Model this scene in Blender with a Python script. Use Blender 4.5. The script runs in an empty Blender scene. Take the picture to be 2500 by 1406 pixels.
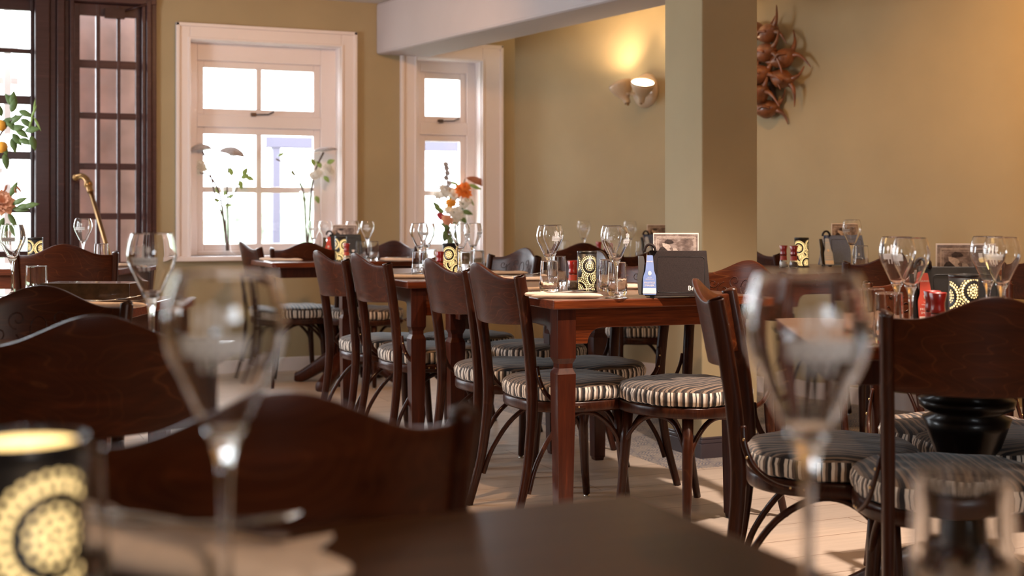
import bpy, bmesh, math, random
from mathutils import Vector, Matrix
random.seed(7)
PI = math.pi
S = bpy.context.scene
COL = S.collection

# ------------------------------------------------------------------ camera
F = 3200.0; W0 = 2500.0; HC = 1.02; YH = 524.0
TH = math.radians(23.5); CT, ST = math.cos(TH), math.sin(TH)
cd = bpy.data.cameras.new('camera'); cam = bpy.data.objects.new('camera', cd); COL.objects.link(cam)
cam.location = (0, 0, HC); cam.rotation_euler = (PI/2, 0, -TH)
cd.sensor_width = 36; cd.lens = 36*F/W0; cd.shift_y = -(703-YH)/W0; cd.clip_start = .05
cd.dof.use_dof = True; cd.dof.focus_distance = 4.15; cd.dof.aperture_fstop = 3.7; cd.dof.aperture_blades = 0
S.camera = cam
# ------------------------------------------------------------------ colour management, sampling
S.view_settings.view_transform = 'Standard'; S.view_settings.look = 'None'
S.view_settings.gamma = 1; S.view_settings.use_curve_mapping = False; S.view_settings.exposure = 0.75
cy = S.cycles
cy.use_denoising = True; cy.max_bounces = 14; cy.transmission_bounces = 12; cy.transparent_max_bounces = 16
cy.diffuse_bounces = 4; cy.glossy_bounces = 6; cy.sample_clamp_indirect = 6; cy.blur_glossy = 0.5
# ------------------------------------------------------------------ world: bright overcast sky
wd = bpy.data.worlds.new('sky'); S.world = wd; wd.use_nodes = True
bg = wd.node_tree.nodes['Background']; bg.inputs[0].default_value = (.86, .93, 1.0, 1); bg.inputs[1].default_value = 11.0

def area(name, loc, rot, sx, sy, power, col, portal=False):
    l = bpy.data.lights.new(name, 'AREA'); l.shape = 'RECTANGLE'; l.size = sx; l.size_y = sy; l.energy = power; l.color = col
    if portal: l.cycles.is_portal = True
    o = bpy.data.objects.new(name, l); o.location = loc; o.rotation_euler = rot; COL.objects.link(o); return o
def spot(name, loc, tgt, power, col, deg, blend=.6, rad=.05):
    l = bpy.data.lights.new(name, 'SPOT'); l.energy = power; l.color = col; l.spot_size = math.radians(deg); l.spot_blend = blend; l.shadow_soft_size = rad
    o = bpy.data.objects.new(name, l); o.location = loc
    o.rotation_euler = (Vector(tgt)-Vector(loc)).to_track_quat('-Z', 'Y').to_euler(); COL.objects.link(o); return o
YW = 8.445                                  # face of the window wall
area('portal_window', (1.94, YW+.27, 1.45), (-PI/2, 0, 0), 1.1, 1.45, 1, (1, 1, 1), True)
area('portal_window', (3.2, YW+.27, 1.45), (-PI/2, 0, 0), .55, 1.45, 1, (1, 1, 1), True)
area('portal_door', (.25, YW+.27, 1.3), (-PI/2, 0, 0), .9, 2.3, 1, (1, 1, 1), True)
area('portal_side', (-1.78, 5.9, 1.5), (0, -PI/2, 0), 1.3, 1.3, 1, (1, 1, 1), True)  # unseen side opening, added to bring in daylight from the left
area('portal_front', (.6, -2.82, 1.8), (PI/2, 0, 0), 1.05, .75, 1, (1, 1, 1), True)  # unseen opening behind the camera, added as frontal fill
WARM = (1.0, .52, .17)
spot('ceiling_or_fill_spot', (3.42, 5.75, 2.38), (4.35, 6.1, 1.6), 72, WARM, 125, .9, .03)
spot('ceiling_or_fill_spot', (4.05, 3.6, 2.38), (5.1, 4.2, 1.5), 90, WARM, 130, .9, .03)
spot('ceiling_or_fill_spot', (2.45, 2.75, 2.40), (2.35, 3.3, 0), 225, (1, .83, .70), 96, .7, .04)
spot('ceiling_or_fill_spot', (1.25, 4.0, 2.40), (1.5, 4.3, 0), 50, (1, .60, .30), 115, .8, .04)
spot('ceiling_or_fill_spot', (2.6, 1.3, 2.40), (2.4, 2.0, 0), 34, (1, .66, .40), 120, .8, .04)
spot('ceiling_or_fill_spot', (-.6, 4.6, 2.40), (-.2, 5.0, 0), 40, (1, .56, .26), 120, .8, .04)
spot('ceiling_or_fill_spot', (3.15, 7.0, 2.36), (4.1, 7.3, .8), 64, (.78, .88, 1), 125, .9, .08)  # added cool fill, stands in for daylight on the wall behind the beam
spot('ceiling_or_fill_spot', (2.0, 5.9, 2.38), (1.8, 8.3, 1.2), 44, (1, .48, .17), 130, .9, .06)
spot('ceiling_or_fill_spot', (.35, -.6, 2.40), (.7, 1.6, .6), 34, (1, .68, .42), 120, .8, .04)

# ------------------------------------------------------------------ helpers
def at(px, D, z=0.0):
    xc = (px-1250)/F*D
    return Vector((xc*CT+D*ST, -xc*ST+D*CT, z))
def head(phi): return -math.radians(phi+23.5)      # heading in degrees clockwise from the view direction

class MB:
    def __init__(s): s.v = []; s.f = []; s.m = []; s.sm = []
    def add(s, vs, fs, mi=0, smooth=True):
        n = len(s.v); s.v += [tuple(v) for v in vs]; s.f += [tuple(i+n for i in f) for f in fs]
        s.m += [mi]*len(fs); s.sm += [smooth]*len(fs); return s
    def box(s, x0, x1, y0, y1, z0, z1, mi=0, M=None):
        vs = [Vector((x, y, z)) for z in (z0, z1) for y in (y0, y1) for x in (x0, x1)]
        if M is not None: vs = [M @ v for v in vs]
        return s.add(vs, [(0, 2, 3, 1), (4, 5, 7, 6), (0, 1, 5, 4), (2, 6, 7, 3), (0, 4, 6, 2), (1, 3, 7, 5)], mi, False)
    def lathe(s, prof, seg=32, mi=0, M=None, fn=None):
        vs = []; fs = []
        n = len(prof)
        for k in range(seg):
            a = 2*PI*k/seg
            for (r, z) in prof:
                rr = r*(fn(a, z) if fn else 1)
                v = Vector((rr*math.cos(a), rr*math.sin(a), z))
                vs.append(M @ v if M is not None else v)
        for k in range(seg):
            k2 = (k+1) % seg
            for i in range(n-1):
                fs.append((k*n+i, k2*n+i, k2*n+i+1, k*n+i+1))
        return s.add(vs, fs, mi, True)
    def tube(s, pts, r, seg=10, mi=0, flat=None, up=None, power=2.0, cap=True, smooth=True):
        pts = [Vector(p) for p in pts]; n = len(pts)
        rs = r if isinstance(r, (list, tuple)) else [r]*n
        fl = flat if isinstance(flat, (list, tuple)) else [flat]*n
        T = [(pts[min(i+1, n-1)]-pts[max(i-1, 0)]).normalized() for i in range(n)]
        u = Vector(up) if up else (Vector((0, 0, 1)) if abs(T[0].z) < .9 else Vector((1, 0, 0)))
        vs = []
        for i in range(n):
            a = (u - T[i]*u.dot(T[i])).normalized(); u = a; b = T[i].cross(a)
            for k in range(seg):
                t = 2*PI*(k+.5)/seg; c, d = math.cos(t), math.sin(t)
                if power != 2: 
                    c = math.copysign(abs(c)**(2/power), c); d = math.copysign(abs(d)**(2/power), d)
                rb = fl[i] if fl[i] is not None else rs[i]
                vs.append(pts[i]+a*c*rs[i]+b*d*rb)
        fs = [(i*seg+k, i*seg+(k+1) % seg, (i+1)*seg+(k+1) % seg, (i+1)*seg+k) for i in range(n-1) for k in range(seg)]
        if cap: fs += [tuple(reversed(range(seg))), tuple(range((n-1)*seg, n*seg))]
        return s.add(vs, fs, mi, smooth)
    def prism(s, poly, z0, z1, mi=0, M=None, smooth=False):
        n = len(poly)
        vs = [Vector((x, y, z)) for z in (z0, z1) for (x, y) in poly]
        if M is not None: vs = [M @ v for v in vs]
        fs = [tuple(reversed(range(n))), tuple(range(n, 2*n))] + [(i, (i+1) % n, n+(i+1) % n, n+i) for i in range(n)]
        return s.add(vs, fs, mi, smooth)
    def sheet(s, fn, nu, nv, mi=0):
        vs = [fn(i/nu, j/nv) for j in range(nv+1) for i in range(nu+1)]
        fs = [(j*(nu+1)+i, j*(nu+1)+i+1, (j+1)*(nu+1)+i+1, (j+1)*(nu+1)+i) for j in range(nv) for i in range(nu)]
        return s.add(vs, fs, mi, True)
    def ball(s, c, r, mi=0, seg=12, M=None):
        rx, ry, rz = r if isinstance(r, (tuple, list)) else (r, r, r)
        vs = []; n = seg//2
        for j in range(n+1):
            p = PI*j/n
            for k in range(seg):
                a = 2*PI*k/seg
                v = Vector((c[0]+rx*math.sin(p)*math.cos(a), c[1]+ry*math.sin(p)*math.sin(a), c[2]-rz*math.cos(p)))
                vs.append(M @ v if M is not None else v)
        fs = [(j*seg+k, j*seg+(k+1) % seg, (j+1)*seg+(k+1) % seg, (j+1)*seg+k) for j in range(n) for k in range(seg)]
        return s.add(vs, fs, mi, True)
    def build(s, name, mats, parent=None, loc=None, rz=0, bevel=0, solid=0, subd=0, merge=False):
        me = bpy.data.meshes.new(name); me.from_pydata(s.v, [], s.f); me.update()
        if not isinstance(mats, (list, tuple)): mats = [mats]
        for m in mats: me.materials.append(m)
        me.polygons.foreach_set('material_index', s.m); me.polygons.foreach_set('use_smooth', s.sm)
        bm = bmesh.new(); bm.from_mesh(me)
        if merge: bmesh.ops.remove_doubles(bm, verts=bm.verts, dist=1e-5)
        bmesh.ops.recalc_face_normals(bm, faces=bm.faces); bm.to_mesh(me); bm.free()
        o = bpy.data.objects.new(name, me); COL.objects.link(o)
        if parent: o.parent = parent
        if loc is not None: o.location = loc
        o.rotation_euler = (0, 0, rz)
        if bevel:
            b = o.modifiers.new('bevel', 'BEVEL'); b.width = bevel; b.segments = 2; b.limit_method = 'ANGLE'
        if solid:
            b = o.modifiers.new('solid', 'SOLIDIFY'); b.thickness = solid; b.offset = 0
        if subd:
            b = o.modifiers.new('sub', 'SUBSURF'); b.levels = subd; b.render_levels = subd
        return o

def tag(o, label=None, cat=None, group=None, kind=None):
    if label: o['label'] = label
    if cat: o['category'] = cat
    if group: o['group'] = group
    if kind: o['kind'] = kind
    return o
def empty(name, loc=(0, 0, 0), rz=0):
    o = bpy.data.objects.new(name, None); o.empty_display_size = .05; COL.objects.link(o)
    o.location = loc; o.rotation_euler = (0, 0, rz); return o
def copy_tree(o, parent=None):
    c = o.copy(); COL.objects.link(c); c.parent = parent
    for ch in list(o.children): copy_tree(ch, c)
    return c
USED = set()
def place(proto, loc, rz, label, cat, group=None, scale=None):
    o = proto if proto.name not in USED else copy_tree(proto)
    USED.add(proto.name)
    o.location = loc; o.rotation_euler = (0, 0, rz)
    if scale: o.scale = (scale,)*3 if not isinstance(scale, tuple) else scale
    tag(o, label, cat, group); return o
def tube_arc(c, r, a0, a1, n, plane='xz', sx=1, sz=1):
    out = []
    for i in range(n+1):
        a = a0+(a1-a0)*i/n
        out.append((c[0]+r*sx*math.cos(a), c[1], c[2]+r*sz*math.sin(a)))
    return out
def smooth_path(P, n=6):
    P = [Vector(p) for p in P]; out = []
    for i in range(len(P)-1):
        p0 = P[max(i-1, 0)]; p1 = P[i]; p2 = P[i+1]; p3 = P[min(i+2, len(P)-1)]
        for k in range(n):
            t = k/n
            out.append(.5*((2*p1)+(-p0+p2)*t+(2*p0-5*p1+4*p2-p3)*t*t+(-p0+3*p1-3*p2+p3)*t*t*t))
    out.append(P[-1]); return out

# ------------------------------------------------------------------ materials
class NT:
    def __init__(s, name):
        s.m = bpy.data.materials.new(name); s.m.use_nodes = True; s.t = s.m.node_tree
        s.p = s.t.nodes['Principled BSDF']; s.out = s.t.nodes['Material Output']
    def n(s, typ, **kw):
        nd = s.t.nodes.new(typ)
        for k, v in kw.items(): setattr(nd, k, v)
        return nd
    def l(s, a, b): s.t.links.new(a, b)
    def math(s, op, a, b=None, c=None):
        nd = s.n('ShaderNodeMath', operation=op)
        for i, x in enumerate((a, b, c)):
            if x is None: continue
            if isinstance(x, (int, float)): nd.inputs[i].default_value = x
            else: s.l(x, nd.inputs[i])
        return nd.outputs[0]
    def ramp(s, fac, stops, interp='LINEAR'):
        nd = s.n('ShaderNodeValToRGB'); cr = nd.color_ramp; cr.interpolation = interp
        while len(cr.elements) < len(stops): cr.elements.new(.5)
        for e, (p, c) in zip(cr.elements, stops):
            e.position = p; e.color = (*c, 1) if len(c) == 3 else c
        s.l(fac, nd.inputs[0]); return nd.outputs[0]
    def coords(s, scale=(1, 1, 1), rnd=False):
        tc = s.n('ShaderNodeTexCoord'); mp = s.n('ShaderNodeMapping'); mp.inputs['Scale'].default_value = scale
        s.l(tc.outputs['Object'], mp.inputs[0])
        if rnd:
            oi = s.n('ShaderNodeObjectInfo'); v = s.math('MULTIPLY', oi.outputs['Random'], 37.0)
            cb = s.n('ShaderNodeCombineXYZ'); s.l(v, cb.inputs[0]); s.l(v, cb.inputs[1]); s.l(v, cb.inputs[2])
            s.l(cb.outputs[0], mp.inputs['Location'])
        return mp.outputs[0]
    def noise(s, vec, scale, detail=3, rough=.5, dist=0):
        nd = s.n('ShaderNodeTexNoise'); nd.inputs['Scale'].default_value = scale; nd.inputs['Detail'].default_value = detail
        nd.inputs['Roughness'].default_value = rough; nd.inputs['Distortion'].default_value = dist
        s.l(vec, nd.inputs['Vector']); return nd.outputs['Fac']
    def bump(s, h, strength=.2, dist=.002):
        nd = s.n('ShaderNodeBump'); nd.inputs['Strength'].default_value = strength; nd.inputs['Distance'].default_value = dist
        s.l(h, nd.inputs['Height']); s.l(nd.outputs[0], s.p.inputs['Normal'])
    def base(s, c): 
        if isinstance(c, tuple): s.p.inputs['Base Color'].default_value = (*c, 1)
        else: s.l(c, s.p.inputs['Base Color'])
    def set(s, **k):
        for a, v in k.items(): s.p.inputs[a.replace('_', ' ')].default_value = v
def plain(name, col, rough=.5, metal=0, coat=0, noise=0, nscale=20, emit=None, es=0, spec=.5):
    n = NT(name)
    if noise:
        f = n.noise(n.coords(), nscale); n.base(n.ramp(f, [(.3, tuple(c*(1-noise) for c in col)), (.7, tuple(min(1, c*(1+noise)) for c in col))]))
    else: n.base(col)
    n.set(Roughness=rough, Metallic=metal); n.p.inputs['Specular IOR Level'].default_value = spec; n.p.inputs['Coat Weight'].default_value = coat
    if emit: n.p.inputs['Emission Color'].default_value = (*emit, 1); n.p.inputs['Emission Strength'].default_value = es
    return n.m
def wood(name, dark, mid, line, scale, bands=7.0, rough=.35, coat=.35, lw=.10, rnd=True, mixl=.42, bump=.15, streak=(2, 60, 60)):
    n = NT(name); v = n.coords(scale, rnd)
    a = n.noise(v, 1.0, 2.0, .45, .3)
    fr = n.math('FRACT', n.math('MULTIPLY', a, bands)); d = n.math('ABSOLUTE', n.math('SUBTRACT', fr, .5))
    ln = n.ramp(d, [(0, (1, 1, 1)), (lw, (0, 0, 0))])
    st = n.noise(n.coords(streak, rnd), 1.0, 4, .6)
    base = n.ramp(st, [(.3, dark), (.62, mid), (.78, tuple(c*1.7 for c in mid))])
    mx = n.n('ShaderNodeMix', data_type='RGBA'); n.l(n.math('MULTIPLY', ln, mixl), mx.inputs[0]); n.l(base, mx.inputs[6]); mx.inputs[7].default_value = (*line, 1)
    n.base(mx.outputs[2]); n.set(Roughness=rough); n.p.inputs['Coat Weight'].default_value = coat; n.p.inputs['Coat Roughness'].default_value = .18; n.p.inputs['Specular IOR Level'].default_value = .20
    n.bump(st, bump, .001); return n.m
M = {}
M['panel'] = wood('chair_panel_wood', (.030, .0062, .0018), (.055, .0115, .0030), (.16, .050, .014), (2.0, 2.0, 6.0), 36, .34, .06, lw=.055, mixl=.42)
M['chair'] = wood('chair_frame_wood', (.020, .0048, .0022), (.042, .0100, .0038), (.08, .026, .010), (20, 20, 4), 5, .33, .15, streak=(90, 90, 5))
M['table'] = wood('table_wood', (.055, .0095, .002), (.14, .028, .0055), (.30, .085, .022), (4, 30, 30), 6, .38, .3, streak=(6, 60, 150), bump=.5, mixl=.06)
M['leg'] = wood('table_leg_wood', (.030, .0052, .0018), (.058, .0105, .003), (.10, .026, .008), (25, 25, 4), 5, .4, .25, streak=(80, 80, 5), mixl=.1)
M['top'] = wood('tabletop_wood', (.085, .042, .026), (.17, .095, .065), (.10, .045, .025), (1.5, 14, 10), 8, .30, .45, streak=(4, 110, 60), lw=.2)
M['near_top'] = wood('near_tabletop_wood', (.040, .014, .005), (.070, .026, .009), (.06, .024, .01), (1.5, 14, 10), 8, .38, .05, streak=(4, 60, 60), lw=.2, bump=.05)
M['pedestal'] = wood('dark_pedestal_wood', (.004, .002, .0018), (.007, .003, .002), (.01, .005, .004), (20, 20, 4), 5)
M['door'] = wood('door_paint', (.055, .022, .020), (.075, .032, .030), (.06, .03, .028), (6, 6, 2), 4, .35, .3, rnd=False)
M['dark_door'] = wood('dark_door_paint', (.035, .012, .010), (.05, .018, .015), (.05, .02, .018), (6, 6, 2), 4, .4, .2, rnd=False)
M['olive'] = plain('olive_wall_paint', (.38, .30, .175), .8, noise=.04, nscale=3)
M['wall_lower'] = plain('lower_wall_paint', (.42, .36, .22), .7, noise=.03)
M['cream'] = plain('cream_paint', (.78, .70, .69), .5)
M['beam'] = plain('beam_plaster', (.50, .45, .46), .85, noise=.02, nscale=5)
M['ceil'] = plain('ceiling_plaster', (.70, .66, .62), .9)
M['base'] = plain('baseboard_paint', (.045, .032, .040), .4, coat=.2)
M['steel'] = plain('steel', (.62, .60, .58), .22, 1)
M['stay'] = plain('dark_window_stay', (.12, .09, .08), .5, 1)
M['brass'] = plain('brass', (.30, .16, .06), .28, 1)
M['screw'] = plain('brass_screw', (.75, .52, .25), .3, 1)
M['black'] = plain('black_enamel', (.012, .010, .010), .35, coat=.3)
M['black_leather'] = plain('black_leather', (.022, .014, .013), .6, noise=.3, nscale=400, spec=.15)
M['linen'] = plain('grey_linen', (.28, .22, .17), .9, noise=.5, nscale=300)
M['blue_leather'] = plain('blue_leather', (.085, .13, .27), .6, noise=.1, nscale=200)
M['pale_leather'] = plain('pale_blue_card', (.50, .58, .72), .6)
M['red_cap'] = plain('red_plastic', (.30, .010, .006), .3, coat=.6)
M['red_label'] = plain('red_label', (.45, .055, .03), .5)
M['salt'] = plain('salt', (.80, .70, .58), .8, noise=.15, nscale=300)
M['pepper'] = plain('peppercorns', (.14, .085, .05), .7, noise=.8, nscale=350)
M['napkin'] = plain('beige_cotton', (.68, .52, .40), .85, noise=.06, nscale=80)
M['tag_blue'] = plain('blue_card', (.17, .25, .52), .6)
M['tag_red'] = plain('red_card', (.60, .06, .03), .5)
M['paper'] = plain('cream_paper', (.82, .72, .66), .7)
M['frost'] = plain('white_print', (.80, .76, .74), .6)
def frost():
    n = NT('frosted_print'); d = n.n('ShaderNodeBsdfDiffuse'); t = n.n('ShaderNodeBsdfTranslucent'); mx = n.n('ShaderNodeMixShader'); mx.inputs[0].default_value = .5
    d.inputs[0].default_value = (.95, .93, .92, 1); t.inputs[0].default_value = (.95, .93, .92, 1)
    n.l(d.outputs[0], mx.inputs[1]); n.l(t.outputs[0], mx.inputs[2]); n.l(mx.outputs[0], n.out.inputs[0]); return n.m
M['frost'] = frost()
M['ink'] = plain('grey_ink', (.30, .27, .27), .7)
M['shade'] = plain('cream_lamp_enamel', (.55, .40, .26), .35, coat=.4)
M['leaf'] = plain('green_leaf', (.10, .16, .045), .5, noise=.3, nscale=30)
M['leaf_light'] = plain('pale_green_leaf', (.28, .42, .12), .5, noise=.2, nscale=30)
M['stem'] = plain('brown_stem', (.10, .06, .045), .7)
M['white_petal'] = plain('white_petal', (.80, .78, .72), .7)
M['orange_petal'] = plain('orange_petal', (.85, .25, .04), .6)
M['yellow_petal'] = plain('yellow_petal', (.90, .42, .05), .6)
M['peach_petal'] = plain('peach_petal', (.78, .40, .26), .6)
M['red_petal'] = plain('dark_red_petal', (.42, .03, .05), .6)
M['rust_petal'] = plain('rust_petal', (.33, .11, .05), .6)
M['grey_cap'] = plain('grey_umbel', (.42, .38, .38), .8, noise=.2, nscale=60)
M['pod'] = plain('horned_pod_brown', (.20, .064, .020), .42, coat=.35, noise=.45, nscale=18)
M['lavender'] = plain('lavender_paint', (.055, .048, .075), .6)
M['hedge'] = plain('hedge_green', (.17, .21, .14), .9, noise=.6, nscale=6)
M['grass'] = plain('lawn_green', (.26, .29, .22), .9, noise=.2, nscale=3)
M['bark_box'] = plain('glossy_brown_wood', (.075, .034, .014), .25, coat=.6, noise=.3, nscale=40)
M['vestibule'] = plain('vestibule_board', (.42, .27, .26), .8, noise=.2, nscale=5)
M['wax'] = plain('white_wax', (.9, .85, .7), .5, emit=(1, .62, .25), es=2.0)
M['glow'] = plain('candle_glow', (.9, .75, .4), .6, emit=(1, .68, .28), es=1.6)
M['bulb'] = plain('lit_reflector', (1, .9, .7), .4, emit=(1, .80, .50), es=14)
def glassmat(name, col=(1, 1, 1), ior=1.45, rough=0.0):
    n = NT(name); n.base(col); n.set(Roughness=rough, IOR=ior); n.p.inputs['Transmission Weight'].default_value = 1; return n.m
M['glass'] = glassmat('clear_glass')
def pane():
    n = NT('window_pane'); tr = n.n('ShaderNodeBsdfTransparent'); gl = n.n('ShaderNodeBsdfGlossy'); gl.inputs['Roughness'].default_value = .02
    lw_ = n.n('ShaderNodeLayerWeight'); fr = n.n('ShaderNodeMath', operation='MULTIPLY_ADD'); n.l(n.math('POWER', lw_.outputs['Facing'], 4.0), fr.inputs[0]); fr.inputs[1].default_value = .7; fr.inputs[2].default_value = .04; mx = n.n('ShaderNodeMixShader')
    n.l(fr.outputs[0], mx.inputs[0]); n.l(tr.outputs[0], mx.inputs[1]); n.l(gl.outputs[0], mx.inputs[2]); n.l(mx.outputs[0], n.out.inputs[0]); return n.m
M['pane'] = pane(); M['vase'] = pane(); M['vase'].name = 'thin_vase_glass'
def floor_mat():
    n = NT('pale_oak_floor'); v = n.coords((1, 1, 1))
    br = n.n('ShaderNodeTexBrick'); br.offset = .4; br.inputs['Scale'].default_value = 1.0
    br.inputs['Brick Width'].default_value = 1.4; br.inputs['Row Height'].default_value = .18; br.inputs['Mortar Size'].default_value = .0025
    br.inputs['Color1'].default_value = (.62, .50, .41, 1); br.inputs['Color2'].default_value = (.54, .43, .35, 1); br.inputs['Mortar'].default_value = (.30, .20, .14, 1)
    n.l(v, br.inputs['Vector'])
    st = n.noise(n.coords((3, 45, 1)), 1.0, 4, .6)
    mx = n.n('ShaderNodeMix', data_type='RGBA', blend_type='MULTIPLY'); mx.inputs[0].default_value = .6
    n.l(br.outputs[0], mx.inputs[6]); n.l(n.ramp(st, [(.25, (.72, .70, .68)), (.7, (1, 1, 1))]), mx.inputs[7]); n.base(mx.outputs[2])
    n.set(Roughness=.42); return n.m
M['floor'] = floor_mat()
def tile_mat():
    n = NT('patterned_floor_tile'); tc = n.coords((1/.17, 1/.17, 1)); sp = n.n('ShaderNodeSeparateXYZ'); n.l(tc, sp.inputs[0])
    fx = n.math('ABSOLUTE', n.math('SUBTRACT', n.math('FRACT', sp.outputs[0]), .5)); fy = n.math('ABSOLUTE', n.math('SUBTRACT', n.math('FRACT', sp.outputs[1]), .5))
    r = n.math('SQRT', n.math('ADD', n.math('MULTIPLY', fx, fx), n.math('MULTIPLY', fy, fy)))
    r2 = n.math('SQRT', n.math('ADD', n.math('POWER', n.math('SUBTRACT', fx, .5), 2), n.math('POWER', n.math('SUBTRACT', fy, .5), 2)))
    mn = n.math('MINIMUM', r, r2); w = n.math('SINE', n.math('MULTIPLY', mn, 42.0)); d = n.math('SINE', n.math('MULTIPLY', n.math('ADD', fx, fy), 30.0))
    k = n.math('MULTIPLY', w, d)
    c = n.ramp(n.math('MULTIPLY_ADD', k, .5, .5), [(0, (.13, .14, .19)), (.38, (.34, .27, .22)), (.5, (.46, .38, .30)), (.8, (.22, .21, .24))], 'CONSTANT')
    n.base(c); n.set(Roughness=.45); return n.m
M['tile'] = tile_mat()
def stripe_mat(name, mode):
    n = NT(name); tc = n.n('ShaderNodeTexCoord'); sp = n.n('ShaderNodeSeparateXYZ'); n.l(tc.outputs['Object'], sp.inputs[0])
    wob = n.noise(n.coords((6, 6, 20)), 1.5, 2)
    if mode == 'x': u = n.math('MULTIPLY_ADD', wob, .003, sp.outputs[0])
    else:
        u = n.math('MULTIPLY', n.math('ARCTAN2', sp.outputs[1], sp.outputs[0]), .2); u = n.math('MULTIPLY_ADD', wob, .004, u)
    f = n.math('FRACT', n.math('DIVIDE', n.math('ADD', u, 5.0), .072))
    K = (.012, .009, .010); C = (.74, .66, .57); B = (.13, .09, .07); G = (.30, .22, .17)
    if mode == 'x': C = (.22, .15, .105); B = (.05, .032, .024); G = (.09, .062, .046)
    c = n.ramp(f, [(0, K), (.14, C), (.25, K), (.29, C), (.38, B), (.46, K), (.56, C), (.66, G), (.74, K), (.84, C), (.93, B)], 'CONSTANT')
    n.base(c); n.set(Roughness=.85); n.p.inputs['Sheen Weight'].default_value = .2; n.bump(n.noise(n.coords((1, 1, 1)), 60, 3), .3, .003); return n.m
M['stripe_top'] = stripe_mat('striped_fabric_top', 'x'); M['stripe_side'] = stripe_mat('striped_fabric_side', 'a')
def lantern_mat():
    n = NT('perforated_black_metal'); tc = n.n('ShaderNodeTexCoord'); sp = n.n('ShaderNodeSeparateXYZ'); n.l(tc.outputs['Object'], sp.inputs[0])
    u = n.math('MULTIPLY', n.math('ARCTAN2', sp.outputs[1], sp.outputs[0]), .0335); z = sp.outputs[2]
    total = None; prev = None
    for (cu, cz, rmax) in ((-.062, .028, .034), (-.028, .012, .040), (.055, .022, .036), (.012, .092, .036), (-.055, .100, .034), (.078, .105, .034), (-.09, .06, .036), (.030, .050, .05)):
        du = n.math('SUBTRACT', u, cu); dz = n.math('SUBTRACT', z, cz)
        r = n.math('SQRT', n.math('ADD', n.math('MULTIPLY', du, du), n.math('MULTIPLY', dz, dz))); a = n.math('ARCTAN2', dz, du)
        P = .0062
        q = n.math('DIVIDE', r, P); ri = n.math('FLOOR', q); rf = n.math('SUBTRACT', n.math('SUBTRACT', q, ri), .5)
        cnt = n.math('ROUND', n.math('MULTIPLY', n.math('ADD', ri, .5), 5.6))
        af = n.math('SUBTRACT', n.math('FRACT', n.math('MULTIPLY', n.math('DIVIDE', a, 2*PI), cnt)), .5)
        d = n.math('SQRT', n.math('ADD', n.math('MULTIPLY', rf, rf), n.math('MULTIPLY', af, af)))
        size = n.math('MULTIPLY_ADD', n.math('SINE', n.math('MULTIPLY', ri, 2.1)), .06, .33)
        dot = n.math('LESS_THAN', d, size); ins = n.math('LESS_THAN', r, rmax); dot = n.math('MULTIPLY', dot, n.math('LESS_THAN', n.math('MODULO', n.math('ADD', ri, 1.0), 5.0), 3.5))
        k = n.math('MULTIPLY', dot, ins)
        if total is None: total = k; prev = ins
        else:
            k = n.math('MULTIPLY', k, n.math('SUBTRACT', 1.0, prev)); total = n.math('MAXIMUM', total, k); prev = n.math('MAXIMUM', prev, ins)
    lim = n.math('MULTIPLY', n.math('LESS_THAN', z, .132), n.math('GREATER_THAN', z, .008)); total = n.math('MULTIPLY', total, lim)
    tr = n.n('ShaderNodeBsdfTransparent'); mx = n.n('ShaderNodeMixShader'); n.base((.012, .010, .010)); n.set(Roughness=.4)
    n.l(total, mx.inputs[0]); n.l(n.p.outputs[0], mx.inputs[1]); n.l(tr.outputs[0], mx.inputs[2]); n.l(mx.outputs[0], n.out.inputs[0]); return n.m
M['lantern'] = lantern_mat()
def sepia_mat():
    n = NT('sepia_print'); f = n.noise(n.coords((18, 18, 30)), 1.2, 6, .65); n.base(n.ramp(f, [(.30, (.05, .032, .028)), (.5, (.20, .14, .12)), (.68, (.52, .42, .38))])); n.set(Roughness=.4); return n.m
M['sepia'] = sepia_mat()
M['sepia_dark'] = plain('sepia_dark_ink', (.045, .028, .024), .5, noise=.5, nscale=150)
M['sepia_light'] = plain('sepia_light_ink', (.55, .44, .38), .5, noise=.2, nscale=200)

# ================================================================== SETTING
def struct(name, mb, mats, **k):
    o = mb.build(name, mats, **k); o['kind'] = 'structure'; return o
XL, YB, ZC = -1.6, -2.6, 2.44
def WX(Y): return 3.694+.3*(8.447-Y)         # face of the skewed right wall
def wall_grid(mb, xs, zs, holes, y0, y1, mi=0):
    for i in range(len(xs)-1):
        for j in range(len(zs)-1):
            cx, cz = (xs[i]+xs[i+1])/2, (zs[j]+zs[j+1])/2
            if any(h[0] < cx < h[1] and h[2] < cz < h[3] for h in holes): continue
            mb.box(xs[i], xs[i+1], y0, y1, zs[j], zs[j+1], mi)
W1 = (1.44, 2.43, .755, 2.135); W2 = (2.955, 3.44, .715, 2.09); DR = (-.45, 1.225, -.1, 2.36)
mb = MB(); xs = [XL-.3, DR[0], DR[1], W1[0], W1[1], W2[0], W2[1], 3.694]; zs = sorted({-.05, W1[2], W1[3], W2[2], W2[3], DR[3], ZC+.1})
wall_grid(mb, xs, zs, [W1, W2, DR], YW, YW+.25); struct('wall_back', mb, M['olive'])
mb = MB(); Y0 = YB
mb.prism([(WX(YW+.3), YW+.3), (WX(Y0), Y0), (WX(Y0)+.2, Y0), (WX(YW+.3)+.2, YW+.3)], -.05, ZC+.1); struct('wall_right', mb, M['olive'])
mb = MB()
for (a, b) in ((YB, 5.3), (6.5, YW+.25)): mb.box(XL-.2, XL, a, b, -.05, ZC+.1)
mb.box(XL-.2, XL, 5.3, 6.5, -.05, .85); mb.box(XL-.2, XL, 5.3, 6.5, 2.10, ZC+.1); struct('wall_left', mb, M['olive'])  # hole in this wall is out of view, put in to admit daylight
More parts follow.
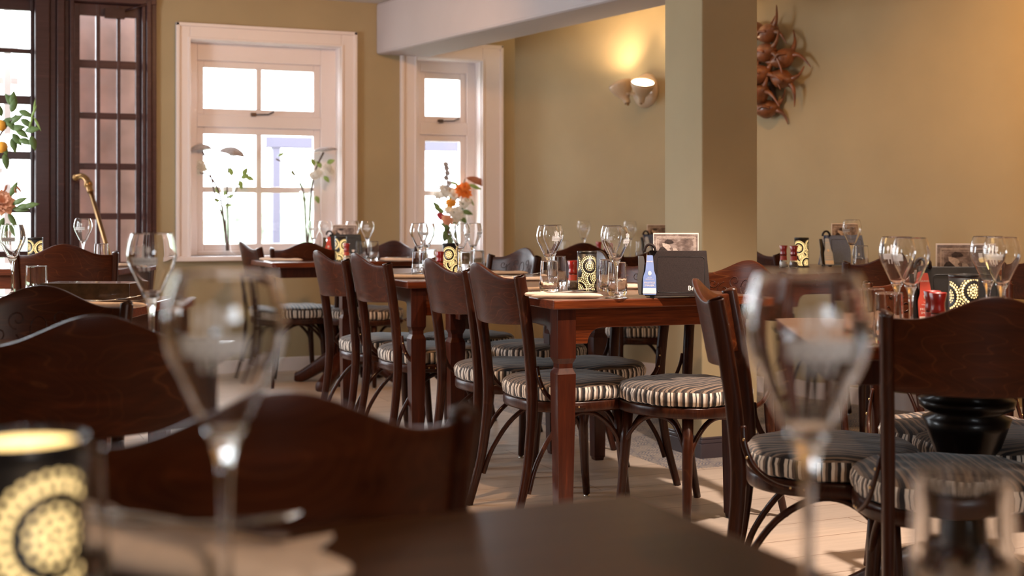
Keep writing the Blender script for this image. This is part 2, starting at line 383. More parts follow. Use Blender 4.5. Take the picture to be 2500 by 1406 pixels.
mb = MB(); mb.box(XL-.2, WX(YB)+.3, YB-.2, YW+.3, ZC, ZC+.12); struct('ceiling', mb, M['ceil'])
mb = MB(); mb.box(XL-.2, WX(YB)+.3, YB-.2, YW+.3, -.06, 0); struct('floor', mb, M['floor'])
mb = MB(); mb.prism([(2.68, 4.53), (WX(4.53)-.02, 4.53), (WX(7.0)-.02, 7.0), (2.68, 7.0)], -.002, .0015); o = struct('trim_1', mb, M['tile']); o['label'] = 'patterned cement tile inlay in the floor by the pillar'
# sloping beam between wall and pillar
def bx(Y, l): return (2.672+(8.445-Y)*.157) if l else (3.06+(8.445-Y)*.138)
mb = MB(); Yn = 3.9; mb.prism([(bx(YW, 1), YW), (bx(Yn, 1), Yn), (bx(Yn, 0), Yn), (bx(YW, 0), YW)], 2.095, ZC); o = struct('trim_2', mb, M['beam'], bevel=.02); o['label'] = 'pale plastered ceiling beam running from the window wall'
# pillar
px0, px1, py0, py1 = 2.915, 3.19, 4.71, 5.02
mb = MB(); mb.box(px0, px1, py0, py1, 0, ZC); o = struct('trim_3', mb, M['olive'], bevel=.006); o['label'] = 'square olive pillar standing in the room'
mb = MB(); g = .014
mb.box(px0-g, px1+g, py0-g, py1+g, 0, .062); mb.box(px0-g*.6, px1+g*.6, py0-g*.6, py1+g*.6, .062, .078); mb.box(px0-g*.3, px1+g*.3, py0-g*.3, py1+g*.3, .078, .088)
struct('baseboard_pillar', mb, M['base'], bevel=.003)
mb = MB(); mb.box(1.30, 3.69, YW-.015, YW, 0, .09); struct('baseboard_back', mb, M['cream'], bevel=.003)
mb = MB(); mb.prism([(WX(YW), YW), (WX(YB), YB), (WX(YB)-.016, YB), (WX(YW)-.016, YW)], 0, .09); struct('baseboard_right', mb, M['cream'])

mb = MB(); wall_grid(mb, [XL-.2, .1, 1.1, WX(YB)+.2], [-.05, 1.45, 2.15, ZC+.1], [(.1, 1.1, 1.45, 2.15)], YB-.2, YB); struct('wall_front', mb, M['olive'])  # hole behind the camera, added to light things from the front

def window(idx, ox0, ox1, oz1, w, cols, rows_hi, rows_lo, sillz, label):
    root = empty('window_%d' % idx, ((ox0+ox1)/2, YW, sillz)); root['kind'] = 'structure'; root['label'] = label
    cx, cz = (ox0+ox1)/2, sillz
    def P(mb, name, m, bev=.004):
        for i, v in enumerate(mb.v): mb.v[i] = (v[0]-cx, v[1]-YW, v[2]-cz)
        return mb.build(name, m, root, bevel=bev)
    ix0, ix1, iz0, iz1 = w
    mb = MB()
    for (a, b, c, d) in ((ox0, ix0, sillz, oz1), (ix1, ox1, sillz, oz1), (ix0, ix1, iz1, oz1)):
        mb.box(a, b, YW-.022, YW+.0, c, d)
    e = .022
    mb.box(ox0, ox0+e, YW-.036, YW-.018, sillz, oz1); mb.box(ox1-e, ox1, YW-.036, YW-.018, sillz, oz1); mb.box(ox0, ox1, YW-.036, YW-.018, oz1-e, oz1)
    e = .012
    mb.box(ix0-e, ix0+.004, YW-.03, YW-.01, sillz, iz1+e); mb.box(ix1-.004, ix1+e, YW-.03, YW-.01, sillz, iz1+e); mb.box(ix0, ix1, YW-.03, YW-.01, iz1-.004, iz1+e)
    P(mb, 'casing', M['cream'])
    mb = MB(); mb.box(ix0, ix0+.008, YW, YW+.17, iz0, iz1); mb.box(ix1-.008, ix1, YW, YW+.17, iz0, iz1); mb.box(ix0, ix1, YW, YW+.17, iz1-.008, iz1)
    P(mb, 'reveal', M['cream'])
    mb = MB(); mb.box(ox0-.01, ox1+.01, YW-.055, YW+.17, sillz-.03, sillz); P(mb, 'window_sill', M['cream'])
    gx = [c for c in cols]; gx0 = gx[0][0]; gx1 = gx[-1][1]
    fz = rows_hi[0][0]-.10
    yf = YW+.10
    mb = MB()                              # outer frame with transom
    mb.box(ix0, gx0-.045, yf, yf+.07, iz0, iz1); mb.box(gx1+.045, ix1, yf, yf+.07, iz0, iz1); mb.box(gx0-.045, gx1+.045, yf, yf+.07, rows_hi[0][1]+.045, iz1)
    tz0, tz1 = rows_lo[-1][1]+.045, rows_hi[0][0]-.042
    mb.box(gx0-.045, gx1+.045, yf, yf+.07, tz0, tz1); mb.box(gx0-.045, gx1+.045, yf, yf+.07, iz0, rows_lo[0][0]-.045)
    P(mb, 'window_frame', M['cream'])
    for nm, rows, b0, b1 in (('upper_sash', rows_hi, .042, .045), ('lower_sash', rows_lo, .045, .045)):
        z0, z1 = rows[0][0]-b0, rows[-1][1]+b1; mb = MB(); ys, ye = yf+.018, yf+.055
        mb.box(gx0-.045, gx0, ys, ye, z0, z1); mb.box(gx1, gx1+.045, ys, ye, z0, z1); mb.box(gx0, gx1, ys, ye, z0, rows[0][0]); mb.box(gx0, gx1, ys, ye, rows[-1][1], z1)
        for a, b in zip(gx[:-1], gx[1:]): mb.box(a[1], b[0], ys+.004, ye-.004, rows[0][0], rows[-1][1])
        for a, b in zip(rows[:-1], rows[1:]): mb.box(gx0, gx1, ys+.006, ye-.006, a[1], b[0])
        sh = P(mb, nm, M['cream'], .005)
        mb = MB(); mb.box(gx0-.01, gx1+.01, ys+.016, ys+.020, rows[0][0]-.01, rows[-1][1]+.01); p = P(mb, 'pane', M['pane'], 0); p.parent = sh
    mb = MB(); hz = tz1+.006; hx = (gx0+gx1)/2+(.02 if len(cols) > 1 else .04)
    mb.tube([(hx-.07, yf-.012, hz), (hx+.03, yf-.016, hz+.004), (hx+.065, yf-.03, hz+.022)], .006, 8); mb.box(hx-.08, hx-.05, yf-.02, yf+.02, hz-.012, hz+.012)
    P(mb, 'stay_handle', M['stay'], 0)
    return root
window(1, 1.352, 2.536, 2.235, W1, [(1.551, 1.893), (1.930, 2.277)], [(1.71, 1.972)], [(.83, 1.163), (1.203, 1.543)], .755, 'wide cream sash window with two vases of flowers on its sill')
window(2, 2.842, 3.594, 2.20, W2, [(3.07, 3.326)], [(1.705, 1.963)], [(.82, 1.15), (1.188, 1.529)], .715, 'narrow cream sash window in the corner of the room')

# glazed doors in the window wall
def glazed_door(name, x0, x1, cols, rows, z1, mat, label):
    cx = (x0+x1)/2; root = empty(name, (cx, YW+.06, 0)); root['kind'] = 'structure'; root['label'] = label
    mb = MB(); X = lambda x: x-cx
    y0, y1 = -.02, .025
    xs = [x0]+[c for col in cols for c in col]+[x1]; zs = [0]+[r for row in rows for r in row]+[z1]
    for i in range(0, len(xs)-1, 2): mb.box(X(xs[i]), X(xs[i+1]), y0, y1, 0, z1)
    for i in range(0, len(zs)-1, 2): mb.box(X(x0), X(x1), y0+.002, y1-.002, zs[i], zs[i+1])
    mb.build('door_leaf', mat, root, bevel=.006)
    mb = MB(); mb.box(X(cols[0][0]-.01), X(cols[-1][1]+.01), 0, .004, rows[0][0]-.01, rows[-1][1]+.01); mb.build('pane', M['pane'], root)
    return root
ROWS = [(.725, .99), (1.03, 1.30), (1.34, 1.615), (1.654, 1.93), (1.98, 2.255)]
d1 = glazed_door('door_1', .742, 1.146, [(.781, .875), (.902, 1.0), (1.024, 1.113)], ROWS, 2.33, M['door'], 'open dark glazed door leaf of fifteen panes')
mb = MB()
for z in (.98, 2.16): mb.box(.205, .222, -.04, -.02, z, z+.07)
mb.build('hinge', M['black'], d1)
mb = MB(); mb.box(-.02, .10, -.06, -.02, 2.24, 2.30); mb.tube([(.10, -.05, 2.29), (.22, -.10, 2.33), (.30, -.04, 2.325)], .008, 8); mb.build('door_closer', M['dark_door'], d1)
ROW2 = [(.40, .76), (.80, 1.03), (1.06, 1.355), (1.405, 1.69), (1.745, 2.0), (2.03, 2.26)]
d2 = glazed_door('door_2', -.40, .515, [(-.30, -.12), (-.08, .11), (.15, .345), (.385, .492)] and [(-.30, .492)], ROW2, 2.33, M['dark_door'], 'dark glazed door at the left edge behind the flowers')
mb = MB()
for (a, b, dep) in ((.515, .60, .03), (.60, .64, .012), (.64, .685, .04), (.685, .715, .015), (.715, .742, .035)): mb.box(a, b, YW-dep, YW+.12, 0, 2.36)
o = struct('trim_4', mb, M['dark_door'], bevel=.006); o['label'] = 'fluted dark brown door post between the two glazed doors'
mb = MB(); mb.box(1.146, 1.17, YW-.02, YW+.1, 0, 2.36); mb.box(1.17, 1.20, YW-.045, YW+.1, 0, 2.36); mb.box(1.20, 1.232, YW-.03, YW+.1, 0, 2.36); mb.box(-.45, -.40, YW-.03, YW+.12, 0, 2.36); mb.box(-.45, 1.232, YW-.04, YW+.12, 2.33, 2.40)
o = struct('trim_5', mb, M['door'], bevel=.005); o['label'] = 'dark moulded frame around the glazed doors'
mb = MB(); mb.box(.80, 1.36, YW+.42, YW+.47, 0, 2.6); o = struct('wall_vestibule', mb, M['vestibule'])

# outdoors beyond the windows
mb = MB(); mb.box(-14, 18, YW+.3, YW+30, -.35, -.25); o = struct('ground', mb, M['grass'])
def pergola(x0, x1, y, z1, nm, label):
    mb = MB(); t = .07
    n = max(2, int((x1-x0)/1.0)+1)
    for i in range(n):
        x = x0+(x1-x0)*i/(n-1); mb.box(x-t/2, x+t/2, y-.04, y+.04, -.25, z1)
    mb.box(x0-.1, x1+.1, y-.05, y+.05, z1-.10, z1); mb.box(x0, x1, y-.03, y+.03, .55, .62)
    return tag(mb.build(nm, M['lavender'], bevel=.005), label, 'pergola')
pergola(2.75, 6.6, YW+3.2, 1.72, 'pergola', 'pale lavender wooden pergola outside behind the wide window')
mb = MB(); mb.box(-.5, .42, YW+.55, YW+.60, -.2, .0)
for x in (-.36, .04, .385): mb.box(x-.022, x+.022, YW+.55, YW+.60, 0, 2.4)
for z in (.78, 1.30, 1.88, 2.1): mb.box(-.5, .45, YW+.556, YW+.594, z-.022, z+.022)
o = struct('window_3', mb, M['cream'], bevel=.004); o['label'] = 'outer window bars seen through the left glazed door'
for i, (x, y, r) in enumerate(((2.2, 7.0, 1.0), (4.6, 9.0, 1.3), (7.2, 7.6, 1.1), (-.4, 7.6, 1.3), (10.2, 9.5, 1.5))):
    mb = MB(); rr = random.Random(i)
    mb.ball((0, 0, 0), (r, r*.7, r*.75), seg=28)
    mb.v = [tuple(c*(1+.10*math.sin(9*v[0]+i)*math.sin(8*v[2])+.08*math.sin(17*v[1]+13*v[0])+.05*rr.random()) for c in v) for v in mb.v]
    tag(mb.build('garden_bush', M['hedge'], loc=(x, YW+y, -.25+r*.5)), 'rounded green bush in the bright garden outside the windows', 'bush', 'bushes in the garden')

# ================================================================== CHAIR
def make_chair():
    root = empty('dining_chair')
    def outline(a, k=1.0):
        c, s = math.cos(a), math.sin(a); n = 2.5
        r = 1/((abs(c)/.210)**n+(abs(s)/.205)**n)**(1/n); r *= (1+.03*s)*k
        return r*c, r*s
    mb = MB(); prof = [(.90, .372), (.985, .367), (1.0, .373), (1.0, .397), (.985, .402), (.90, .402), (.90, .372)]
    seg = 56; vs = []; n = len(prof)
    for k in range(seg):
        for (q, z) in prof: x, y = outline(2*PI*k/seg, q); vs.append((x, y, z))
    fs = [(k*n+i, ((k+1) % seg)*n+i, ((k+1) % seg)*n+i+1, k*n+i+1) for k in range(seg) for i in range(n-1)]
    mb.add(vs, fs); po = [outline(2*PI*k/seg, .91) for k in range(seg)]; mb.prism(po, .374, .399)
    mb.build('seat_frame', M['chair'], root)
    mb = MB(); seg = 72; rings = [(.93, .401, 1), (1.0, .409, 1), (1.012, .425, 1), (1.015, .442, 1), (.99, .457, 1), (.955, .466, 0), (.85, .473, 0), (.6, .478, 0), (.3, .479, 0), (.02, .479, 0)]
    rings = [(q, .402+(z-.401)*.86, sd) for (q, z, sd) in rings]; vs = []
    for (q, z, sd) in rings:
        for k in range(seg):
            a = 2*PI*k/seg; rip = 1+(.010*math.sin(a*23+z*90)+.007*math.sin(a*37))*sd
            x, y = outline(a, q*rip); vs.append((x, y, z+.0015*math.sin(a*9)*(q > .5)))
    for j in range(len(rings)-1):
        fs = [(j*seg+k, j*seg+(k+1) % seg, (j+1)*seg+(k+1) % seg, (j+1)*seg+k) for k in range(seg)]
        mb.add(vs if j == 0 else [], fs, 0, True) if j == 0 else None
        if j > 0:
            mb.f += fs; mb.m += [0 if j < 4 else 1]*len(fs); mb.sm += [True]*len(fs)
    mb.f += [tuple((len(rings)-1)*seg+k for k in range(seg))]; mb.m += [1]; mb.sm += [True]
    mb.build('seat_cushion', [M['stripe_side'], M['stripe_top']], root)
    for s in (-1, 1):
        P = smooth_path([(s*.197, -.275, 0), (s*.190, -.232, .16), (s*.185, -.212, .30), (s*.184, -.206, .42), (s*.187, -.216, .56), (s*.193, -.236, .70), (s*.198, -.256, .808), (s*.199, -.258, .820)], 5)
        nn = len(P); R = [.013+.006*min(1, p.z/.5) for p in P]; R[-1] *= .45; R[-2] *= .78; R[-3] *= .92
        mb = MB(); mb.tube(P, [r*1.05 for r in R], 12, 0, flat=[r*.72 for r in R], up=(0, 1, 0), power=2.8); mb.build('rear_leg', M['chair'], root)
    for s in (-1, 1):
        P = [(s*.135, .140, .372), (s*.140, .147, .25), (s*.148, .158, .10), (s*.155, .168, .012)]
        mb = MB(); mb.tube(P, [.0185, .0175, .0150, .0125], 14); lg = mb.build('front_leg', M['chair'], root)
        mb = MB(); mb.lathe([(0, 0), (.011, 0), (.011, .006), (.009, .007), (.009, .012), (0, .012)], 16, M=Matrix.Translation((s*.155, .168, 0))); mb.build('glide', M['steel'], lg)
    # bentwood arch braces under the seat
    mb = MB(); mb.tube(smooth_path([(-.145, .150, .215), (-.125, .150, .280), (-.07, .135, .340), (0, .128, .357), (.07, .135, .340), (.125, .150, .280), (.145, .150, .215)], 5), .0085, 10); mb.build('arch_brace', M['chair'], root)
    for s in (-1, 1):
        mb = MB(); mb.tube(smooth_path([(s*.190, -.222, .11), (s*.180, -.19, .20), (s*.165, -.12, .300), (s*.150, -.03, .353), (s*.145, .05, .346), (s*.145, .12, .285), (s*.148, .150, .215)], 5), .0085, 10); mb.build('arch_brace', M['chair'], root)
    for s in (-1, 1):
        P = smooth_path([(s*.196, -.195, .525), (s*.205, -.190, .48), (s*.214, -.165, .430), (s*.221, -.11, .396), (s*.218, -.03, .387)], 5)
        mb = MB(); mb.tube(P, .0085, 10, flat=.005, up=(0, 1, 0)); br = mb.build('corner_brace', M['chair'], root)
        mb = MB()
        for (y, z, dx) in ((-.192, .495, .207), (-.184, .455, .216), (-.085, .391, .2245), (-.055, .388, .2235)): mb.ball((s*dx, y, z), (.003, .0035, .0035), seg=8)
        mb.build('brace_screw', M['screw'], br)
    # curved plywood backrest
    def ztop(x): return .812+.048*(.5+.5*math.cos(PI*min(1, abs(x)/.158)))
    def zbot(x): return .662-.006*(1-(x/.19)**2)
    def surf(x, z, off=0):
        lean = -.236-(z-.65)*.20
        return (x, lean-.056*(1-(x/.19)**2)+off, z)
    nu, nv = 36, 8; mb = MB(); T = .013
    for side in (0, 1):
        mb.sheet(lambda u, v, side=side: surf((u-.5)*.38, zbot((u-.5)*.38)+(ztop((u-.5)*.38)-zbot((u-.5)*.38))*v, T if side else 0), nu, nv)
    def rim(fa): 
        vs = [fa(i/nu, s) for s in (0, 1) for i in range(nu+1)]; mb.add(vs, [(i, i+1, nu+1+i+1, nu+1+i) for i in range(nu)])
    rim(lambda u, s: surf((u-.5)*.38, ztop((u-.5)*.38), T*s)); rim(lambda u, s: surf((u-.5)*.38, zbot((u-.5)*.38), T*s))
    for x in (-.19, .19):
        rim2 = [surf(x, zbot(x)+(ztop(x)-zbot(x))*j/nv, T*s) for s in (0, 1) for j in range(nv+1)]; mb.add(rim2, [(j, j+1, nv+1+j+1, nv+1+j) for j in range(nv)])
    bk = mb.build('backrest', M['panel'], root, merge=True, bevel=.003)
    mb = MB()                               # pressed scrollwork on the inner face
    def scroll(cx, cz, r, a0, turns, sgn):
        P = []
        for i in range(22):
            t = i/21; a = a0+sgn*t*turns*2*PI; rr = r*(1-t*.8); P.append(surf(cx+rr*math.cos(a), cz+rr*math.sin(a), T+.0002))
        mb.tube(P, .0016, 6)
    for s in (-1, 1):
        for (cx, cz, r, a0, tu, sg) in ((.045, .785, .022, -1.5, 1.2, 1), (.085, .755, .026, 1.5, 1.1, -1), (.125, .775, .018, 3, 1.2, 1), (.14, .735, .020, 0, 1.1, -1), (.055, .735, .018, 2, 1.0, 1), (.10, .715, .016, -1, 1.2, -1)):
            scroll(s*cx, cz, r, a0 if s > 0 else PI-a0, tu, sg*s)
        mb.tube([surf(s*x, .70+.02*math.sin(x*40), T+.0002) for x in [0, .03, .06, .09, .12, .15]], .0014, 6)
    mb.tube([surf(.018*math.cos(a), .765+.026*math.sin(a), T+.0002) for a in [2*PI*i/20 for i in range(21)]], .0016, 6)
    mb.build('carved_scrollwork', M['chair'], bk)
    return root
CH = make_chair()
def chair(px, D, phi, label, group='bentwood dining chairs', scale=None):
    """px, D: picture column and depth of the middle of the backrest top; phi: heading it faces"""
    p = at(px, D); h = math.radians(phi+23.5); sc = scale or 1
    loc = Vector((p.x+math.sin(h)*.275*sc, p.y+math.cos(h)*.275*sc, 0))
    return place(CH, loc, -h, label, 'chair', group, scale)
chair(1198, 4.42, 66, 'brown bentwood chair with plain curved back, nearest in the row left of the centre table')
chair(1080, 4.86, 66, 'brown bentwood chair with plain curved back, second in the row left of the centre table')
chair(895, 5.50, 64, 'brown bentwood chair third in the row, beside the second centre table with striped seat')
chair(800, 5.90, 64, 'brown bentwood chair farthest in the row left of the second centre table')
chair(748, 7.72, -14, 'brown bentwood chair with its back to the camera at the table below the wide window')
chair(952, 8.12, 205, 'bentwood chair with pressed back facing the camera between the two windows')
chair(608, 7.95, 66, 'bentwood chair seen edge-on in front of the wide window')
chair(1262, 6.32, 236, 'bentwood chair with shiny pressed back on the right side of the second centre table')
chair(1438, 5.85, 240, 'bentwood chair behind the patterned candle lantern on the centre table')
chair(1590, 5.12, 246, 'bentwood chair whose back is hidden behind the black menu holder')
chair(1806, 4.58, 230, 'bentwood chair with shiny pressed back in front of the olive pillar')
chair(1420, 7.55, -8, 'bentwood chair with its back to the camera at the table under the wall lamp')
chair(1612, 6.50, -12, 'bentwood chair between the black menu holder and the table under the wall lamp')
chair(2172, 5.52, -18, 'bentwood chair with its back to the camera at the table by the right wall')
chair(2565, 5.6, -10, 'bentwood chair cut by the right edge behind the black menu holder')
chair(1846, 6.7, 75, 'bentwood chair mostly hidden behind the olive pillar')
chair(1748, 3.28, 104, 'bentwood chair seen from the side at the left end of the right-hand table')
chair(2416, 2.61, 4, 'large bentwood chair back with wavy grain at the right of the photo')
chair(2285, 3.80, 184, 'bentwood chair facing the camera at the far side of the right-hand table')
chair(2700, 3.35, 262, 'bentwood chair at the right end of the right-hand table, cut by the frame')
chair(664, 1.235, -22, 'dark bentwood chair closest to the camera, blurred behind the near wine glass')
chair(222, 2.14, -26, 'dark bentwood chair with its back to the camera at the lower left')
chair(88, 2.92, 172, 'bentwood chair with pressed scrollwork back at the left edge')
chair(160, 5.70, -12, 'bentwood chair with its plain back turned at the left, behind the tumbler', scale=1.04)

# ================================================================== TABLES
def apron_poly(L, zt, za, zb, bw=.10):
    P = [(-L/2, zt), (L/2, zt), (L/2, zb)]
    arc = [(L/2-bw*.55, zb)] + [(L/2-bw*.55-(.05)*(1-math.cos(t)), zb+(za-zb)*math.sin(t)) for t in [PI/2*i/8 for i in range(1, 9)]]
    P += arc + [(-x, z) for (x, z) in reversed(arc)] + [(-L/2, zb)]
    return list(reversed(P))
def make_table(name, w, l, h, bow=0.0, ped=False, tmat='top', thick=.030):
    """origin at floor centre; w along x, l along y"""
    root = empty(name)
    mb = MB(); P = []
    n = 16; c = .014
    for i in range(n+1):
        t = i/n; P.append((w/2+bow*math.sin(PI*t), -l/2+l*t))
    for i in range(n+1):
        t = i/n; P.append((-w/2-bow*math.sin(PI*t), l/2-l*t))
    mb.prism(P, h-thick, h, 0); top = mb.build('tabletop', [M[tmat], M['table']], root, bevel=.004)
    for p in top.data.polygons:
        if abs(p.normal.z) < .5: p.material_index = 1
    if ped:
        mb = MB(); mb.box(-w/2+.06, w/2-.06, -l/2+.06, l/2-.06, h-thick-.06, h-thick); mb.build('apron', M['leg'], root, bevel=.003)
        mb = MB(); PEDW = 1.3; mb.lathe([(r_*(PEDW if z_ > .1 else 1), z_) for (r_, z_) in [(0, .06), (.05, .06), (.055, .10), (.075, .16), (.085, .22), (.06, .30), (.045, .36), (.05, .42), (.072, .50), (.080, .53), (.06, .54), (.085, .555), (.088, .575), (.065, .585), (.10, .60), (.10, h-thick-.06), (0, h-thick-.06)]], 28)
        mb.build('pedestal', M['pedestal'], root)
        for k in range(4):
            a = PI/4+PI/2*k; R = Matrix.Rotation(a, 4, 'Z')
            mb = MB(); pts = smooth_path([(0, 0, .17), (.12, 0, .16), (.24, 0, .09), (.34, 0, .035), (.38, 0, .03)], 4)
            mb.tube([R @ Vector(p) for p in pts], [.05-.02*i/(len(pts)-1) for i in range(len(pts))], 10, power=3); mb.build('foot', M['leg'], root)
        return root
    zt = h-thick; ins = .022; lw = .064
    for s in (-1, 1):
        Mx = Matrix(((1, 0, 0, 0), (0, 0, -1, s*(l/2-ins-lw*.5)+.011), (0, 1, 0, 0), (0, 0, 0, 1)))
        mb = MB(); mb.prism(apron_poly(w-2*ins-2*lw+.01, zt, zt-.065, zt-.115), 0, .022, M=Mx); mb.build('apron', M['leg'] if tmat != 'top' else M['table'], root, bevel=.003)
        My = Matrix(((0, 0, -1, s*(w/2-ins-lw*.5)+.011), (1, 0, 0, 0), (0, 1, 0, 0), (0, 0, 0, 1)))
        mb = MB(); mb.prism(apron_poly(l-2*ins-2*lw+.01, zt, zt-.065, zt-.115), 0, .022, M=My); mb.build('apron', M['leg'], root, bevel=.003)
    for sx in (-1, 1):
        for sy in (-1, 1):
            cx, cy = sx*(w/2-ins-lw/2), sy*(l/2-ins-lw/2); mb = MB()
            prof = [(0.0, .019), (.012, .021), (.014, .024), (.50, lw/2), (.512, lw/2), (.530, lw/2-.008), (.545, lw/2-.008), (.562, lw/2), (.566, lw/2), (zt, lw/2)]
            vs = []; 
            for (z, r) in prof: vs += [(cx-r, cy-r, z), (cx+r, cy-r, z), (cx+r, cy+r, z), (cx-r, cy+r, z)]
            fs = [(0, 3, 2, 1), tuple((len(prof)-1)*4+k for k in range(4))]
            for j in range(len(prof)-1): fs += [(j*4+k, j*4+(k+1) % 4, (j+1)*4+(k+1) % 4, (j+1)*4+k) for k in range(4)]
            mb.add(vs, fs, 0, False); mb.build('leg', M['leg'], root, bevel=.003)
    return root
def put_table(root, corner, rz, w, l, label, local=(-1, -1)):
    """corner: world xy of the near-left corner"""
    R = Matrix.Rotation(rz, 3, 'Z'); c = R @ Vector((local[0]*w/2, local[1]*l/2, 0))
    root.location = (corner[0]-c.x, corner[1]-c.y, 0); root.rotation_euler = (0, 0, rz); tag(root, label, 'table'); return root
TZ = .75
T1 = put_table(make_table('dining_table', .73, 1.22, TZ, .014), at(1352, 4.13).xy, math.radians(-3), .73, 1.22, 'worn red-brown wooden centre table with black menu holder and lantern on it')
T2 = put_table(make_table('dining_table', .72, 1.25, TZ, .014), at(995, 5.31).xy, math.radians(-2), .72, 1.25, 'red-brown wooden table standing behind the centre table, with lantern and wine glasses')
T3 = make_table('dining_table', 1.13, .70, TZ, ped=True); T3.location = (2.26, 7.62, 0); tag(T3, 'dark pedestal table in front of the two windows', 'table')
T4 = make_table('dining_table', .86, .62, TZ, ped=True); T4.location = (3.58, 7.17, 0); T4.rotation_euler = (0, 0, math.radians(-18)); tag(T4, 'wooden table under the twin wall lamp', 'table')
T5H = .767
T5 = make_table('dining_table', 1.25, .92, T5H); T5.location = (3.845, 5.09, 0); tag(T5, 'wooden table with blue menu holder beside the pillar and right wall', 'table')
T6H = .738
T6 = make_table('dining_table', .86, .78, T6H, ped=True); p = at(2360, 3.17); T6.location = (p.x, p.y, 0); T6.rotation_euler = (0, 0, -TH-math.radians(3)); tag(T6, 'right-hand pedestal table with tall black menu holder on it', 'table')
T7 = make_table('dining_table', .85, .56, TZ, ped=True); p = at(-20, 2.56); T7.location = (p.x, p.y, 0); T7.rotation_euler = (0, 0, -TH); tag(T7, 'table hidden between the two dark chairs at the lower left', 'table')
T8H = .757
T8 = make_table('dining_table', 1.1, .72, T8H); p = at(-88, 3.88); T8.location = (p.x, p.y, 0); T8.rotation_euler = (0, 0, -TH); tag(T8, 'table at the left edge with wine glass, tumbler and brown box', 'table')
T9H = .772
T9 = make_table('dining_table', 1.3, .70, T9H); p = at(15, 6.35); T9.location = (p.x, p.y, 0); T9.rotation_euler = (0, 0, -TH); tag(T9, 'table in front of the glazed doors with flowers at its left', 'table')
NTW, NTL = 1.15, .95
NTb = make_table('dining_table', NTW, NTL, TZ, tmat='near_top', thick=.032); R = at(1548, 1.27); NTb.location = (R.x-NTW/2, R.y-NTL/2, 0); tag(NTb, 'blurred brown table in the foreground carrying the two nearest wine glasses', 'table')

# ================================================================== TABLEWARE
def text_geo(s, size, font=None):
    cu = bpy.data.curves.new('t', 'FONT'); cu.body = s; cu.size = size; cu.align_x = 'CENTER'; cu.align_y = 'CENTER'; cu.resolution_u = 2
    o = bpy.data.objects.new('t', cu); COL.objects.link(o); dg = bpy.context.evaluated_depsgraph_get(); me = bpy.data.meshes.new_from_object(o.evaluated_get(dg))
    vs = [(v.co.x, v.co.y) for v in me.vertices]; fs = [tuple(p.vertices) for p in me.polygons]
    bpy.data.objects.remove(o); bpy.data.curves.remove(cu); bpy.data.meshes.remove(me); return vs, fs
GP = [(.038, 0), (.0375, .0018), (.020, .0045), (.010, .009), (.0052, .020), (.0042, .050), (.0050, .092), (.0085, .110), (.0145, .124), (.0228, .142), (.0312, .160), (.0378, .174), (.0415, .188), (.0412, .200), (.0385, .215), (.0335, .230)]
GS = [(p.x, p.z) for p in smooth_path([Vector((a[0], 0, a[1])) for a in GP], 6) if p.z > .09]
def gr(z):
    for (a, b) in zip(GS[:-1], GS[1:]):
        if a[1] <= z <= b[1]: t = (z-a[1])/(b[1]-a[1]); return a[0]+(b[0]-a[0])*t
    return .04
def wrap(vs, r_off, zc=0):
    r_off = r_off+.0003
    out = []
    for (x, z) in vs:
        r = gr(z+zc)+r_off; a = x/.0415-PI/2; out.append((r*math.cos(a), r*math.sin(a), z+zc))
    return out
def make_glass():
    root = empty('wine_glass'); mb = MB()
    P = [Vector((a[0], 0, a[1])) for a in GP]; sp = smooth_path(P, 6); out = [(p.x, p.z) for p in sp]
    inner = [(r-.0011, z) for (r, z) in out if z > .124]; inner = [(0.0005, .121), (.006, .1215), (.0115, .1235)]+inner[1:]
    prof = [(.0005, 0)]+out+[(.0329, .2306)]+list(reversed(inner))
    mb.lathe(prof, 48); mb.build('bowl_and_stem', M['glass'], root, merge=False)
    mb = MB()
    def patch(x0, x1, z0, z1, nx=10, nz=2):
        vs = [(x0+(x1-x0)*i/nx, z0+(z1-z0)*j/nz) for j in range(nz+1) for i in range(nx+1)]
        mb.add(wrap(vs, .0003), [(j*(nx+1)+i, j*(nx+1)+i+1, (j+1)*(nx+1)+i+1, (j+1)*(nx+1)+i) for j in range(nz) for i in range(nx)])
    patch(-.023, .023, .177, .190, 14)
    for x in (-.0085, 0, .0085): patch(x-.0016, x+.0016, .1665, .177, 2, 3)
    patch(-.0022, .0022, .190, .211, 2, 4)                       # knife
    patch(-.0095, -.0075, .190, .198, 2, 2)
    for k in range(3): patch(-.0118+k*.0026, -.0104+k*.0026, .199, .2085, 1, 3)   # fork
    patch(-.0118, -.0052, .1965, .1995, 3, 1)
    patch(.0077, .0093, .190, .198, 2, 2)
    n = 14; vs = [(.0085, .2025)]+[(.0085+.0036*math.cos(2*PI*k/n), .2025+.006*math.sin(2*PI*k/n)) for k in range(n)]
    mb.add(wrap(vs, .0003), [(0, k+1, (k+1) % n+1) for k in range(n)])
    lg = mb.build('printed_emblem', M['frost'], root)
    vs, fs = text_geo("'T KOOKHUYS", .0078); mb = MB(); mb.add(wrap(vs, .0006, .1832), fs, 0, False); mb.build('printed_lettering', M['ink'], lg)
    return root
GL = make_glass()
def make_tumbler():
    root = MB(); h = .112
    o = [(.0285, 0), (.0305, .003), (.0318, .010), (.0335, .020), (.0335, .036), (.0325, .040), (.0318, .060), (.0305, .085), (.0294, .108), (.0293, h-.001), (.0290, h)]
    i = [(.0286, h), (.0283, h-.001), (.0283, .108), (.0290, .085), (.0302, .060), (.0305, .040), (.0300, .022), (.026, .015), (.0005, .013)]
    root.lathe([(.0005, 0)]+o+i, 48, fn=None)
    k = len(root.v); seg = 48; n = k//seg
    vs = []
    for idx, v in enumerate(root.v):
        pi = idx % n; a = idx//n
        if pi in (4, 5): q = 1+.018*(1 if (a//2) % 2 else -1); v = (v[0]*q, v[1]*q, v[2])
        vs.append(v)
    root.v = vs; return root.build('tumbler', M['glass'])
